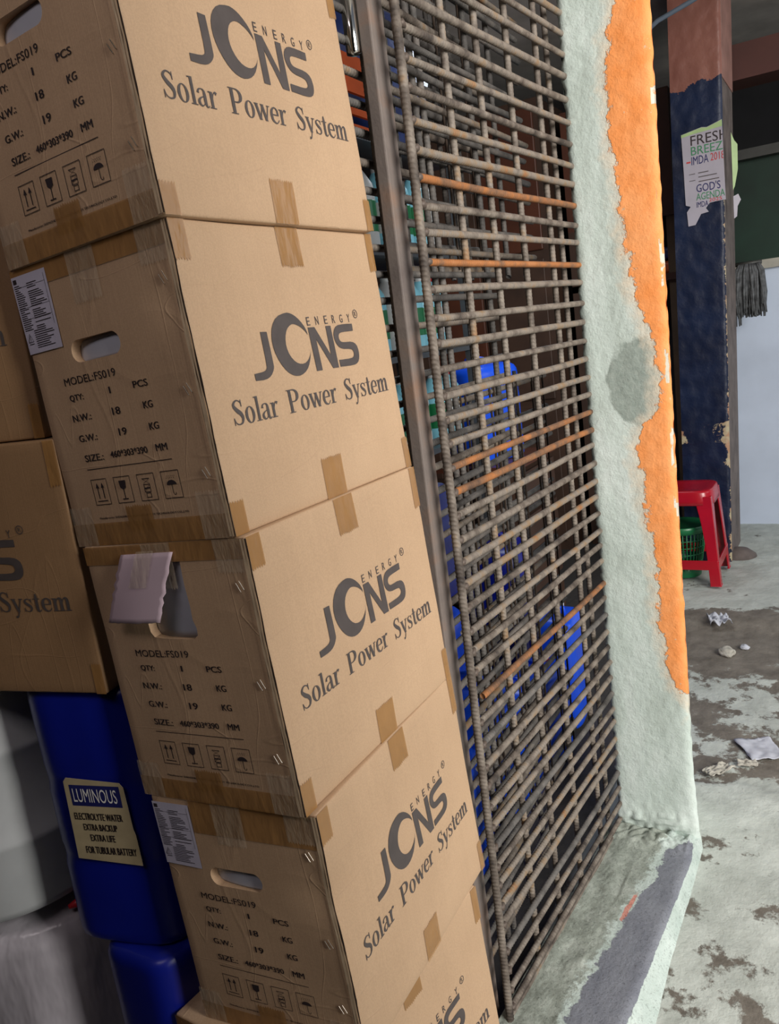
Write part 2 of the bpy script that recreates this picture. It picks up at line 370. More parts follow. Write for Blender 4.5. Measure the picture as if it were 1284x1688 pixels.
def make_carton(k, mat_world, label, group, hole='slot', sticker=None, crush=(), left=True, kr='kraft', staples=((.33, .008), (.195, .004), (.09, .006))):
    t = thing('cardboard_box', label, 'box', mat_world, group)
    rnd = random.Random(100+k); off = Vector((rnd.uniform(0, 50), rnd.uniform(0, 50), k*7.3))
    bulge = rnd.uniform(.001, .0035)
    def warp(p):
        x, y, z = p; v = Vector((x, y, z))
        n1 = noise.noise(v*7+off); n2 = noise.noise(v*7+off+Vector((9, 4, 2))); n3 = noise.noise(v*22+off)
        q = max(0, math.sin(math.pi*min(1, max(0, z/H))))
        dy = -bulge*q*math.sin(math.pi*min(1, max(0, x/W)))-.0016*n1*q-.0002*n3
        dx = -bulge*.6*q*math.sin(math.pi*min(1, max(0, y/D)))-.0016*n2*q-.0002*n3
        fx = 1-min(1, max(0, x/W)); fy = 1-min(1, max(0, y/D))
        e = 0
        for zc, am, wd in crush:
            e += am*math.exp(-((z-zc)/wd)**2)
        r = math.exp(-((x+y)/.05)**2) if x+y > -.02 else 1
        return (x+dx*fx+e*r*.8, y+dy*fy+e*r*.9+.0008*n2, z+.0015*noise.noise(Vector((x*5, y*5, 0))+off)*(1 if z > .02 else 0))
    # body: rounded grid box with extra lines by the edges
    def lines(L, st):
        n = int(L/st); c = [0, .0015, .004]+[.004+(L-.008)*i/n for i in range(1, n)]+[L-.004, L-.0015, L]; return c
    X, Y, Z = lines(W, .014), lines(D, .014), lines(H, .013)
    bm = bmesh.new(); cache = {}
    def vert(x, y, z):
        key = (round(x, 5), round(y, 5), round(z, 5))
        if key not in cache:
            r = .004; c = Vector((min(max(x, r), W-r), min(max(y, r), D-r), min(max(z, r), H-r))); d = Vector((x, y, z))-c
            p = c+d.normalized()*r if d.length > 1e-6 else Vector((x, y, z))
            cache[key] = bm.verts.new(warp(p))
        return cache[key]
    def patch(A, B, f, flip):
        for i in range(len(A)-1):
            for j in range(len(B)-1):
                q = [vert(*f(A[i], B[j])), vert(*f(A[i+1], B[j])), vert(*f(A[i+1], B[j+1])), vert(*f(A[i], B[j+1]))]
                if flip: q.reverse()
                bm.faces.new(q)
    patch(X, Z, lambda a, b: (a, 0, b), False); patch(X, Z, lambda a, b: (a, D, b), True)
    patch(Y, Z, lambda a, b: (0, a, b), True); patch(Y, Z, lambda a, b: (W, a, b), False)
    patch(X, Y, lambda a, b: (a, b, 0), True); patch(X, Y, lambda a, b: (a, b, H), False)
    me = bpy.data.meshes.new('body'); bm.to_mesh(me); bm.free(); me.materials.append(M[kr])
    me.polygons.foreach_set('use_smooth', [True]*len(me.polygons))
    body = link('body', me, t)
    def Lp(s, v, o): return warp((-o, D-s, v)) if False else (lambda q: (q[0]-o, q[1], q[2]))(warp((0, D-s, v)))
    def Rp(u, v, o): return (lambda q: (q[0], q[1]-o, q[2]))(warp((u, 0, v)))
    def lay(name, vf, fn, o, mats, parent=t, lab=None):
        vs, fs = vf; mb = MB(); flip = True
        mb.add([fn(a, b, o) for a, b in vs], fs); ob = mb.build(name, mats, parent)
        if lab: ob['label'] = lab
        return ob
    if hole:
        if hole == 'slot':
            s0, s1, v0, v1 = .086, .182, .2520, .2815; r = (v1-v0)/2
            out = [(s1-r+r*math.cos(a), v0+r+r*math.sin(a)) for a in [(-90+i*15)*math.pi/180 for i in range(13)]]
            out += [(s0+r+r*math.cos(a), v0+r+r*math.sin(a)) for a in [(90+i*15)*math.pi/180 for i in range(13)]]
        else:
            out = [(.098,.262),(.104,.2545),(.120,.253),(.150,.2525),(.178,.2525),(.186,.258),(.187,.268),(.183,.280),(.184,.300),(.182,.330),(.183,.366),(.100,.366),(.101,.320),(.096,.290)]
        mb = MB(); n = len(out)
        mb.add([(-.02, D-s, v) for s, v in out]+[(.035, D-s, v) for s, v in out], [tuple(range(n)), tuple(range(2*n-1, n-1, -1))]+[(i, i+n, (i+1) % n+n, (i+1) % n) for i in range(n)])
        cm = mb.mesh('cut', M['kraft_edge']); bmm = bmesh.new(); bmm.from_mesh(cm); bmesh.ops.recalc_face_normals(bmm, faces=bmm.faces); bmm.to_mesh(cm); bmm.free()
        cut = link('cut', cm)
        cut.parent = t
        md = body.modifiers.new('b', 'BOOLEAN'); md.object = cut; md.operation = 'DIFFERENCE'; md.solver = 'EXACT'
        dg = bpy.context.evaluated_depsgraph_get(); dg.update()
        nm = bpy.data.meshes.new_from_object(body.evaluated_get(dg)); body.modifiers.clear(); body.data = nm; nm.name = 'body'; nm.set_sharp_from_angle(angle=math.radians(38))
        bpy.data.objects.remove(cut)
        # pale packing seen through the hand hole
        mb = MB(); s0 = min(p[0] for p in out)-.0; s1 = max(p[0] for p in out); v0 = min(p[1] for p in out); v1 = max(p[1] for p in out)
        gr = 10; vs = []; fs = []
        for j in range(gr+1):
            for i in range(gr+1):
                s = s0+(s1-s0)*i/gr; v = v0+(v1-v0)*j/gr
                vs.append((.0045+.009*(1-i/gr)**3+.003*(j/gr)**2, D-s, v))
        for j in range(gr):
            for i in range(gr): a = j*(gr+1)+i; fs.append((a, a+1, a+gr+2, a+gr+1))
        mb.add(vs, fs); fo = mb.build('foam_insert', M['foam'], t, True); fo['label'] = 'pale foam packing inside the hand hole'
        sd = fo.modifiers.new('s', 'SOLIDIFY'); sd.thickness = .008; sd.offset = -1
    if hole == 'torn':
        # torn flap folded out of the hole, hanging from its top edge
        tt = []; fs = []; nx_, ny_ = 14, 14
        for j in range(ny_+1):
            q = j/ny_
            for i in range(nx_+1):
                p = i/nx_; sL = .0780+(.0440-.0780)*q+.004*noise.noise(Vector((q*13, 1, 2))); sR = .1770+(.1450-.1770)*q+.004*noise.noise(Vector((q*15, 5, 2)))
                v = .376+(.284-.376)*q+(.002*noise.noise(Vector((p*20, 3, 1))) if j == ny_ else 0)
                o = .002+.020*q**.8+.004*math.sin(p*3)*q
                tt.append((-o, D-(sL+(sR-sL)*p), v))
        for j in range(ny_):
            for i in range(nx_): a = j*(nx_+1)+i; fs.append((a, a+1, a+nx_+2, a+nx_+1))
        mb = MB(); mb.add(tt, fs); fl = mb.build('torn_flap', [M['paper_flap']], t, True); fl['label'] = 'torn cardboard flap hanging out of the hand hole'
        sd = fl.modifiers.new('s', 'SOLIDIFY'); sd.thickness = .0012
        mb = MB(); fs = []; tt = []
        for j in range(9):
            q = j/8*.5
            for i in range(7):
                p = .34+.34*i/6; sL = .0780+(.0440-.0780)*q; sR = .1770+(.1450-.1770)*q
                tt.append((-(.0035+.002+.020*q**.8+.004*math.sin(p*3)*q), D-(sL+(sR-sL)*p), .380+(.284-.380)*q))
        for j in range(8):
            for i in range(6): a = j*7+i; fs.append((a, a+1, a+8, a+7))
        mb.add(tt, fs); tp = mb.build('tape_strip', M['tape_clear'], fl, True)
    # prints
    for q_ in _logo: lay('printed_letter', q_, Rp, .0008, M['ink'])
    lay('printed_small_lettering', _en, Rp, .0008, M['ink'])
    for q_ in _slogan: lay('printed_word', q_, Rp, .0008, M['ink'])
    # tape on the long side
    R_t = [(.2035, .2555, .0006, .058, True), (.2060, .2575, .334, H-.001, False), (.0005, .0275, .3475, H-.001, False), (.0005, .0265, .0006, .041, True),
           (.4400, .4596, .325, H-.001, False), (.4420, .4596, .0006, .052, True)]
    for i, (a, b, c, d, up) in enumerate(R_t):
        j = rnd.uniform(-.004, .004)
        if up: d += rnd.uniform(-.006, .006)
        else: c += rnd.uniform(-.006, .006)
        if .02 < a < .4: a += j; b += j
        lay('tape_strip', serr(a, b, c, d, up), Rp, .0011, M['tape'])
    if left:
        lay('printed_details', _L, Lp, .0009, M['ink_dark']); lay('printed_company_line', _co, Lp, .0009, M['ink_dark']); lay('printed_handling_marks', _sy, Lp, .0009, M['ink_dark'])
        lay('tape_strip', serr(.001, .302, .0006, .032, None, nv=5), Lp, .0013, M['tape'])
        lay('tape_strip', serr(.118, .168, .020, .052, True), Lp, .0013, M['tape'])
        wide = sticker == 'tuck'
        lay('tape_strip', serr((.075 if wide else .001), .302, (.337 if wide else .362), H-.001, None, nv=5), Lp, .0013, M['tape'])
        lay('tape_strip', serr(.248, .3025, .345, H-.001, False), Lp, .0016, M['tape_clear'])
        lay('tape_strip', serr(.252, .3025, .0006, .062, True), Lp, .0016, M['tape_clear'])
        lay('tape_strip', serr(.0008, .046, .0006, .055, True), Lp, .0016, M['tape_clear'])
        lay('tape_strip', serr(.118, .172, .325, H-.001, False), Lp, .0022, M['tape_clear'])
        # raw corrugated corner joint
        for nm, y0, y1, o, mt in (('corner_joint', .0005, .0075, .0012, [M['liner']]),):
            mb = MB(); n = 40
            for j in range(n):
                za, zb = H*(.006+.988*j/n), H*(.006+.988*(j+1)/n)
                wob = lambda z, s_: .0012*noise.noise(Vector((z*22, s_, k)))+.0006*noise.noise(Vector((z*90, s_, k)))
                for a, b, oo, mi in ((.0075, .0086, .0012, 1), (.0040, .0076, .0022, 0), (.0028, .0042, .0010, 1), (.0004, .0030, .0022, 0), (-.0020, .0006, .0012, 1)):
                    P = []
                    for z in (za, zb):
                        for yv, sd_ in ((a, a*1000), (b, b*1000)):
                            q = warp((0, 0, z)); yw = yv+wob(z, round(sd_))
                            P.append((q[0]-oo+(.0 if yw > 0 else .0), q[1]+yw, q[2]))
                    mb.add(P, [(0, 1, 3, 2)], mi)
            mb.build('corner_joint', [M['liner'], M['groove']], t)
        for zc, dz in staples:
            mb = MB()
            for i in range(2):
                a = Lp(D-.030+i*.006, zc+i*.003, .0015); b = Lp(D-.024+i*.006, zc-.012+i*.003, .0015)
                mb.tube([a, b], .0006, 5)
            mb.build('staple', M['steel'], t)
    if sticker:
        s0, v0 = (.001, .277)
        sh = 0 if sticker == 'square' else -.002
        mb = lay('specification_sticker', serr(s0+sh*0+.0008, s0+.0725, v0, v0+.104, None, nv=6), Lp, .0018, M['paper'])
        mb['label'] = 'white specification sticker with fine print'
        vs, fs = _st
        lay('fine_print', ([(a+s0, b+v0) for a, b in vs], fs), Lp, .0022, M['ink_dark'], parent=mb)
    return t, warp

th = math.radians(3.5)
LEAN = Matrix(((1, 0, 0, 0), (0, math.cos(th), math.sin(th), 0), (0, -math.sin(th), math.cos(th), .1), (0, 0, 0, 1)))
def boxm(x, y, a, lvl): return LEAN @ Matrix.Translation((x, y, (5-lvl)*H)) @ Matrix.Rotation(a, 4, 'Z')
GRP = 'solar power cartons in the tall stack'
make_carton(1, boxm(-.011, .003, -.030, 1), 'topmost brown solar power carton of the tall stack, its top cut by the photo edge', GRP, crush=((.28, .003, .05),))
make_carton(2, boxm(-.003, .011, -.021, 2), 'second solar power carton from the top, with white sticker and oval hand hole', GRP, sticker='square', crush=((.30, .004, .03), (.2, -.002, .06)))
make_carton(3, boxm(0, 0, 0, 3), 'middle solar power carton with torn pinkish flap hanging from its hand hole', GRP, hole='torn', crush=((.1, -.002, .06),))
make_carton(4, boxm(.009, -.010, .031, 4), 'solar power carton with white sticker tucked under the box above, second from the bottom', GRP, sticker='tuck', crush=((.26, .006, .035), (.15, -.003, .05)))
make_carton(5, boxm(-.045, .049, -.106, 5), 'bottom solar power carton, its corner jutting out at the left under the stack', GRP, hole=None)

# left stack, its long side towards the camera
def leftm(cx, cy, cz, yaw):
    a = math.radians(yaw); d = Vector((math.sin(a), math.cos(a), 0)); xa = -d; ya = Vector((0, 0, 1)).cross(xa)
    o = Vector((cx, cy, cz))-xa*W
    return Matrix(((xa.x, ya.x, 0, o.x), (xa.y, ya.y, 0, o.y), (0, 0, 1, o.z), (0, 0, 0, 1)))
GL = 'cartons in the left stack'
make_carton(11, leftm(.002, .391, 1.018, -11), 'shade-darkened carton at the left edge resting on the plastic containers', GL, hole=None, left=False, kr='kraft_shaded')
make_carton(12, leftm(.016, .424, 1.409, -15), 'dim brown carton at the left edge, on top of another carton', GL, hole=None, left=False, kr='kraft_shaded')

# pallet under the stack
M['wood'] = simple('rough_pallet_wood', (.22, .14, .08, 1), .8, var=.3, scale=9, bump=.3)
pal = thing('wooden_pallet', 'low wooden pallet under the tall carton stack', 'pallet')
for i in range(5):
    MB().box((-.10, .02+i*.072, .078), (.48, .02+i*.072+.055, .098)).build('deck_board', M['wood'], pal)
for x in (-.10, .15, .40):
    MB().box((x, .02, .0), (x+.08, .363, .077)).build('bearer', M['wood'], pal)

# ------------------------------------------------------------------ plaster, floor, curb
def attr_grid(name, U, V, pos, maskf, mats, parent=None, names=('mask',)):
    """grid with float point attributes computed from maskf(u, v) -> tuple"""
    vs = []; vals = [[] for _ in names]; fs = []
    nu, nv = len(U), len(V)
    for v in V:
        for u in U:
            vs.append(pos(u, v)); r = maskf(u, v)
            for a, b in zip(vals, r): a.append(b)
    for j in range(nv-1):
        for i in range(nu-1): a = j*nu+i; fs.append((a, a+1, a+nu+1, a+nu))
    me = bpy.data.meshes.new(name); me.from_pydata(vs, [], fs)
    for n_, a in zip(names, vals):
        at = me.attributes.new(n_, 'FLOAT', 'POINT'); at.data.foreach_set('value', a)
    for m in (mats if isinstance(mats, list) else [mats]): me.materials.append(m)
    me.polygons.foreach_set('use_smooth', [True]*len(me.polygons))
    return me
def attr(t, n):
    a = t.node('ShaderNodeAttribute'); a.attribute_name = n; return a.outputs['Fac']

def plaster_mat():
    t = NT('mint_plaster_with_orange_paint')
    base = t.ramp(t.noise(9, 6, .65, stretch=(1, 1, .35)), [(.28, (.40, .46, .41, 1)), (.5, (.55, .63, .58, 1)), (.72, (.68, .75, .71, 1))])
    spots = t.ramp(t.noise(85, 4, .7), [(.62, bw(0)), (.68, bw(1))])
    base = t.mix(t.math('MULTIPLY', spots, .35), base, (.30, .33, .29, 1))
    grey = t.ramp(t.math('ADD', attr(t, 'damp'), t.math('MULTIPLY', t.math('SUBTRACT', t.noise(22, 5), .5), .5)), [(.42, bw(0)), (.5, bw(1))])
    base = t.mix(grey, base, t.ramp(t.noise(60), [(.3, (.27, .32, .285, 1)), (.7, (.35, .40, .36, 1))]))
    e = t.math('ADD', attr(t, 'paint'), t.math('MULTIPLY', t.math('SUBTRACT', t.noise(28, 6, .65), .5), .55))
    rim = t.ramp(e, [(.26, bw(0)), (.46, bw(1))]); base = t.mix(t.math('MULTIPLY', rim, .75), base, t.ramp(t.noise(40), [(.35, (.62, .58, .48, 1)), (.65, (.75, .62, .46, 1))]))
    org = t.ramp(e, [(.50, bw(0)), (.535, bw(1))])
    ocol = t.ramp(t.noise(16, 4), [(.3, (.84, .285, .075, 1)), (.7, (.92, .38, .14, 1))])
    chips = t.ramp(t.noise(34, 5, .7), [(.66, bw(0)), (.685, bw(1))])
    ocol = t.mix(t.math('MULTIPLY', chips, .8), ocol, (.62, .47, .32, 1))
    t.col(t.mix(org, base, ocol))
    h = t.math('ADD', t.math('MULTIPLY', t.noise(45, 6, .7), .6), t.math('MULTIPLY', org, .25))
    t.bump(h, .8, .007)
    return t.set(.75, 0, .3)
M['plaster'] = plaster_mat()
PX = 1.334
OT = sorted([(2.171,-.116),(2.102,-.097),(1.987,-.089),(1.852,-.094),(1.74,-.103),(1.64,-.108),(1.582,-.119),(1.495,-.125),(1.402,-.159),(1.312,-.175),(1.253,-.165),(1.194,-.124),(1.133,-.105),(1.038,-.111),(.941,-.124),(.793,-.138),(.709,-.137),(.624,-.140),(.538,-.147),(.487,-.16),(.455,-.19),(.40,-.215),(3.2,-.10)])
def oy(z): return float(np.interp(z, [a for a, _ in OT], [b for _, b in OT]))
def pilm(y, z):
    p = .5+(oy(z)-y)/.045*.25*1.2
    if z < .46: p = min(p, .52-(.46-z)*3)
    if y < -.186 and z > .46 and noise.noise(Vector((y*60, z*13, 4))) > .27: p = .47
    d = 1-math.sqrt(((y+.132)/.086)**2+((z-1.30)/.105)**2)
    return (max(0, min(1, p)), max(0, min(1, .5+d)))
pw = .205
Ys = np.linspace(.014, -.198, 48); Zs = np.linspace(0, 3.0, 520)
def pil_pos(y, z):
    n = noise.noise(Vector((y*9, z*9, 0))); n2 = noise.noise(Vector((y*40, z*40, 3)))
    flare = .012*max(0, 1-(z-.04)/.25)**2 if z > .04 else .012
    e = (1-math.exp(-(.014-y)/.01))*(1-math.exp(-(y+.198)/.006+1e-9)) if -.198 < y < .014 else 0
    rr = .012*(math.exp(-(y+.198)/.008)+math.exp(-(.014-y)/.006)*.8)
    yy_ = y+(-flare if y < -.1 else 0)*min(1, (-.1-y)/.09 if y < -.1 else 0)
    if y < -.19: yy_ += .003*noise.noise(Vector((z*30, 1, 1)))
    if y > .008: yy_ += .006*noise.noise(Vector((z*40, 7, 1)))+.003*noise.noise(Vector((z*120, 7, 1)))
    base = .02*math.exp(-((z-.07)/.035)**2)*(.6+.8*abs(noise.noise(Vector((y*35, z*60, 9)))))
    return (PX-.0018*n-.0008*n2+rr-base, yy_, z)
me = attr_grid('pillar', Ys, Zs, pil_pos, pilm, M['plaster'], names=('paint', 'damp'))
pil = link('wall_right', me); tag(pil, kind='structure', label='masonry pillar of mint plaster with flaking orange paint beside the rebar gate')
# sides and back of the pillar (same material, same mesh kind)
def side(name, f, mask):
    us = np.linspace(0, 1, 24); zs = np.linspace(0, 3.0, 260)
    m = attr_grid(name, us, zs, f, mask, M['plaster'], names=('paint', 'damp')); o = link(name, m, pil); return o
side('plaster_side', lambda u, z: (PX+.010+u*.24, -.198+u*.075-.012*max(0, 1-z/.28)**2*(1-u*.3)+.002*noise.noise(Vector((u*3, z*9, 2)))-(0 if u > 0 else -.001), z), lambda u, z: (1.0 if z > .45 else .3, 0))
side('plaster_side', lambda u, z: (PX+.25-u*.24, .014, z), lambda u, z: (0, .3))
side('plaster_side', lambda u, z: (PX+.25, -.123+u*.137, z), lambda u, z: (1.0 if z > .45 else .3, 0))

def floor_mat():
    t = NT('worn_concrete_floor')
    pale = t.ramp(t.noise(7, 6, .6), [(.3, (.40, .43, .39, 1)), (.7, (.60, .64, .59, 1))])
    dirt = t.ramp(t.noise(11, 6, .65), [(.3, (.13, .115, .095, 1)), (.7, (.25, .225, .19, 1))])
    f = t.math('ADD', attr(t, 'pale'), t.math('MULTIPLY', t.math('SUBTRACT', t.noise(5.5, 9, .68), .5), 1.9))
    k = t.ramp(f, [(.46, bw(0)), (.54, bw(1))])
    c = t.mix(k, dirt, pale)
    pits = t.ramp(t.noise(60, 4, .7), [(.64, bw(0)), (.70, bw(1))]); c = t.mix(t.math('MULTIPLY', pits, .4), c, (.16, .14, .12, 1))
    c = t.mix(attr(t, 'inner'), c, (.045, .042, .040, 1))  # lack of light inside the shop put into a near-black floor colour
    t.col(c); t.bump(t.math('ADD', t.noise(24, 7, .65), t.math('MULTIPLY', k, .25)), .5, .012)
    return t.set(.7, 0, .3)
M['floor'] = floor_mat()
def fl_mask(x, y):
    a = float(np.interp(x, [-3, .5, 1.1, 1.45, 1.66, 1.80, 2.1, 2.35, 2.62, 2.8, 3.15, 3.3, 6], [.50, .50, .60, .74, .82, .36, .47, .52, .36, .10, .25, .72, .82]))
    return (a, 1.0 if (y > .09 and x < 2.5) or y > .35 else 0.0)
def fl_pos(x, y):
    lip = -.012*(1/(1+math.exp(-(x-(1.70+.06*noise.noise(Vector((y*6, 2, 2)))))/.012)))
    lip += .03*(1/(1+math.exp(-(x-(3.05+.05*noise.noise(Vector((y*5, 1, 2)))))/.03)))
    n = .004*noise.noise(Vector((x*6, y*6, 0)))+.002*noise.noise(Vector((x*25, y*25, 1)))
    return (x, y, lip+n-.002 if x > .6 else n-.002)
xs = list(np.linspace(-3, .5, 30))+list(np.linspace(.52, 4.9, 340))+list(np.linspace(5, 7.5, 8)); ys = list(np.linspace(-4.5, -1.1, 12))+list(np.linspace(-1.05, .8, 120))+list(np.linspace(1, 4, 10))
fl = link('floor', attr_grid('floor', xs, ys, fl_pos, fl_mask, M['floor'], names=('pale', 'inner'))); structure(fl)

def curb_mat():
    t = NT('curb_concrete_with_grey_band')
    rough = t.ramp(t.noise(16, 7, .68), [(.28, (.20, .22, .185, 1)), (.5, (.33, .365, .315, 1)), (.72, (.50, .54, .48, 1))])
    mint = t.ramp(t.noise(12, 6, .6), [(.3, (.46, .55, .50, 1)), (.7, (.66, .75, .70, 1))])
    band = t.ramp(t.noise(8, 5, .6, stretch=(1, 2, 1)), [(.3, (.17, .18, .215, 1)), (.7, (.27, .285, .32, 1))])
    nz = t.math('MULTIPLY', t.math('SUBTRACT', t.noise(24, 9, .75), .5), 1.1)
    e = t.math('ADD', attr(t, 'band'), nz)
    c = t.mix(t.ramp(t.math('ADD', attr(t, 'mint'), nz), [(.45, bw(0)), (.55, bw(1))]), rough, mint)
    c = t.mix(t.ramp(e, [(.47, bw(0)), (.52, bw(1))]), c, band)
    c = t.mix(t.math('MULTIPLY', t.ramp(t.math('ADD', attr(t, 'red'), t.math('MULTIPLY', nz, 1.2)), [(.5, bw(0)), (.62, bw(1))]), .75), c, (.72, .20, .13, 1))
    sp = t.ramp(t.noise(150, 5, .7), [(.36, bw(.55)), (.46, bw(1))]); c = t.mix(.8, c, sp, 'MULTIPLY')
    t.col(c); t.bump(t.noise(70, 8, .75), .7, .006); return t.set(.62, 0, .4)
M['curb'] = curb_mat()
def gate_y(x): return .06-(x-.577)*.0699
def front_y(x): return float(np.interp(x, [-.8, .644, 1.318, 1.5], [-.163+.096, -.163, -.207, -.215]))
def curb_pos(s, x):
    # s: 0 inner edge .. 1 front edge, then down the side to 2
    yi = (gate_y(x)+.022) if x > .50 else -.035
    yf = front_y(x); n = noise.noise(Vector((x*14, s*6, 0))); n2 = noise.noise(Vector((x*60, s*30, 5)))
    if s <= 1:
        y = yi+(yf-yi)*s; z = .040+.0012*n2*(1 if s < .5 else .3)+(.004*n if s < .45 else 0)
        rub = .022*math.exp(-((x-1.29)/.045)**2)*(.5+abs(noise.noise(Vector((y*40, x*40, 3)))))*(1 if s < .95 else .3)
        if s > .93: z -= .006*((s-.93)/.07)**2
        return (x, y, z+rub)
    q = s-1
    return (x, yf+(-.213-yf)*q if yf > -.21 else yf-.002*q, .034-.040*q)
def curb_mask(s, x):
    yi = (gate_y(x)+.022) if x > .50 else -.035; y = yi+(front_y(x)-yi)*min(1, s)
    yl = -.049+(x-.598)*(-.084/.625); yl2 = front_y(x)+.012
    b = .5+min((yl-y)*14, (y-front_y(x)+.002)*60) if s <= 1.0 else 0
    if 1.06 < x < 1.16: b -= .35*(1-abs(x-1.11)/.05)*max(0, 1-(yl-y)/.045)
    if x > 1.235: b -= (x-1.235)*12
    if x < 1.1: b += .05
    mint = 1 if s > .97 else (.5+(yl-y+.02)*8)
    red = math.exp(-((y-(yl+.010))/.010)**2)*math.exp(-((x-1.0)/.09)**2)*.85
    return (max(0, min(1, b)), max(0, min(1, mint)), red)
Ss = list(np.linspace(0, .93, 60))+[.95, .97, .985, 1.0]+[1.2, 1.5, 1.8, 2.0]
cb = link('trim_1', attr_grid('curb', Ss, list(np.linspace(-.8, .5, 60))+list(np.linspace(.505, PX+.01, 200)), curb_pos, curb_mask, M['curb'], names=('band', 'mint', 'red')))
tag(cb, kind='structure', label='low concrete curb below the rebar gate with a worn grey band')

# ------------------------------------------------------------------ rebar gates
def rust(name, stops, scale=9):
    t = NT(name); oi = t.node('ShaderNodeObjectInfo').outputs['Random']
    ofs = t.node('ShaderNodeVectorMath', operation='ADD'); cmb = t.node('ShaderNodeCombineXYZ')
    t.link(t.math('MULTIPLY', oi, 37.0), cmb.inputs[0]); t.link(t.coord(), ofs.inputs[0]); t.link(cmb.outputs[0], ofs.inputs[1])
    n = t.noise(scale, 6, .65, vec=ofs.outputs[0]); f = t.math('ADD', n, t.math('MULTIPLY', t.math('SUBTRACT', oi, .5), .16))
    t.col(t.ramp(f, stops)); t.bump(t.noise(160, 3, .6), .35, .0015)
    return t.set(.68, .15, .4)
M['rebar'] = rust('weathered_rebar', [(.30, (.05, .040, .034, 1)), (.42, (.13, .105, .085, 1)), (.54, (.235, .20, .165, 1)), (.64, (.25, .17, .10, 1)), (.75, (.32, .13, .045, 1))], 14)
M['rebar_orange'] = rust('orange_rusty_rebar', [(.32, (.10, .06, .04, 1)), (.44, (.22, .11, .055, 1)), (.56, (.36, .14, .045, 1)), (.70, (.42, .18, .07, 1))], 12)
M['rebar_grey'] = rust('grey_rebar', [(.30, (.045, .040, .037, 1)), (.5, (.13, .12, .11, 1)), (.7, (.23, .20, .175, 1))], 14)
M['tube'] = rust('old_steel_tube', [(.30, (.14, .115, .105, 1)), (.5, (.20, .165, .145, 1)), (.68, (.26, .16, .11, 1))], 6)
M['chrome'] = simple('chrome', (.75, .74, .70, 1), .08, 1, var=.05)

def rebar_mesh(name, L, r=.0069, pitch=.0085, n=9, mat='rebar', bend=0, seed=0, twist=.35):
    """bar along +x with transverse ribs and two long seams"""
    k = int(L/pitch); vs = []; fs = []; ringi = 0
    rs = random.Random(seed); ph = rs.random()*6
    st = []
    for i in range(k):
        for q, h in ((0, 0), (.42, 0), (.55, 1), (.78, 1)):
            st.append(((i+q)*pitch, h))
    st.append((L, 0))
    for x, h in st:
        sag = bend*math.sin(math.pi*x/L)+.0012*math.sin(x*9+ph)
        for j in range(n):
            a = 2*math.pi*j/n; rr = r*(.97+.13*h*abs(math.cos(a))+(.07 if j in (0, n//2) else 0))
            vs.append((x+twist*r*math.cos(a)*.6, rr*math.sin(a), sag+rr*math.cos(a)))
    for i in range(len(st)-1):
        for j in range(n):
            j2 = (j+1) % n; fs.append((i*n+j, i*n+j2, (i+1)*n+j2, (i+1)*n+j))
    fs.append(tuple(range(n))); fs.append(tuple((len(st)-1)*n+j for j in range(n))[::-1])
    mb = MB(); mb.add(vs, fs); return mb.mesh(name, M[mat], True)

def bar(name, me, parent, loc, rot, mat=None):
    o = link(name, me, parent); o.location = loc; o.rotation_euler = rot
    if mat:
        o.material_slots[0].link = 'OBJECT'; o.material_slots[0].material = M[mat]
    return o
M['weld'] = simple('weld_blob', (.10, .075, .06, 1), .6, .2, var=.4, scale=80)

rg = random.Random(5)
gm = Matrix.Translation((.577, .06, .04)) @ Matrix.Rotation(math.radians(-4), 4, 'Z')
front = thing('rebar_gate', 'front gate of ribbed rusty rebar welded into the pillar edge', 'gate', gm)
zsA = [2.62, 2.57, 2.52, 2.472, 2.425, 2.376, 2.328, 2.28, 2.233, 2.186, 2.138, 2.09, 2.042, 1.991, 1.939, 1.893, 1.841, 1.796, 1.749, 1.704, 1.658, 1.608, 1.56, 1.511, 1.466, 1.419, 1.371, 1.327, 1.283, 1.238,
       1.191, 1.146, 1.1, 1.057, 1.009, .964, .917, .874, .832, .771, .726, .678, .628, .585, .539, .493, .445, .401, .359, .308, .265, .2, .153, .105, .063]
h_me = [rebar_mesh('horizontal_bar', .785, seed=i, bend=(0, .003, -.002)[i]) for i in range(3)]
orange_z = (1.749, 1.608, 1.238, 1.191, .771)
for i, z in enumerate(zsA):
    m = 'rebar_orange' if z in orange_z else ('rebar_grey' if z in (.678, .445, .2) else 'rebar')
    st = -.002 if z != .771 else .028
    o = bar('horizontal_bar', h_me[rg.randrange(3)], front, (st, rg.uniform(-.0012, .0012), z-.04), (rg.uniform(0, 6), rg.uniform(-.004, .004), 0), m)
    if m == 'rebar_orange': o['label'] = 'orange rusted bar'
v_me = rebar_mesh('vertical_bar', 2.66, r=.0072, seed=9, twist=1.2)
v_me2 = rebar_mesh('vertical_bar', 2.66, r=.0072, seed=10, twist=1.2)
VR = (0, -math.pi/2, 0)
bar('edge_bar', rebar_mesh('edge_bar', 2.66, r=.0084, seed=4, twist=1.1), front, (-.006, 0, -.02), VR, 'rebar')
for u, y in ((.179, .0135), (.317, .0135), (.464, .0135), (.624, .0135), (.733, .030)):
    bar('vertical_bar', v_me if u < .4 else v_me2, front, (u, y, -.03), VR, 'rebar')
wm = []
for k in range(4):
    mb = MB(); mb.tube([(-.008, 0, rg.uniform(-.003, .003)), (-.002, -.002, 0), (.004, -.001, .001), (.011, 0, 0)], [.003, rg.uniform(.0075, .0095), rg.uniform(.006, .008), .004], 8); wm.append(mb.mesh('weld_bead', M['weld'], True))
for z in zsA:
    if z != .771: bar('weld_bead', wm[rg.randrange(4)], front, (.004, -.002, z-.04), (0, rg.uniform(-.4, .4), 0))
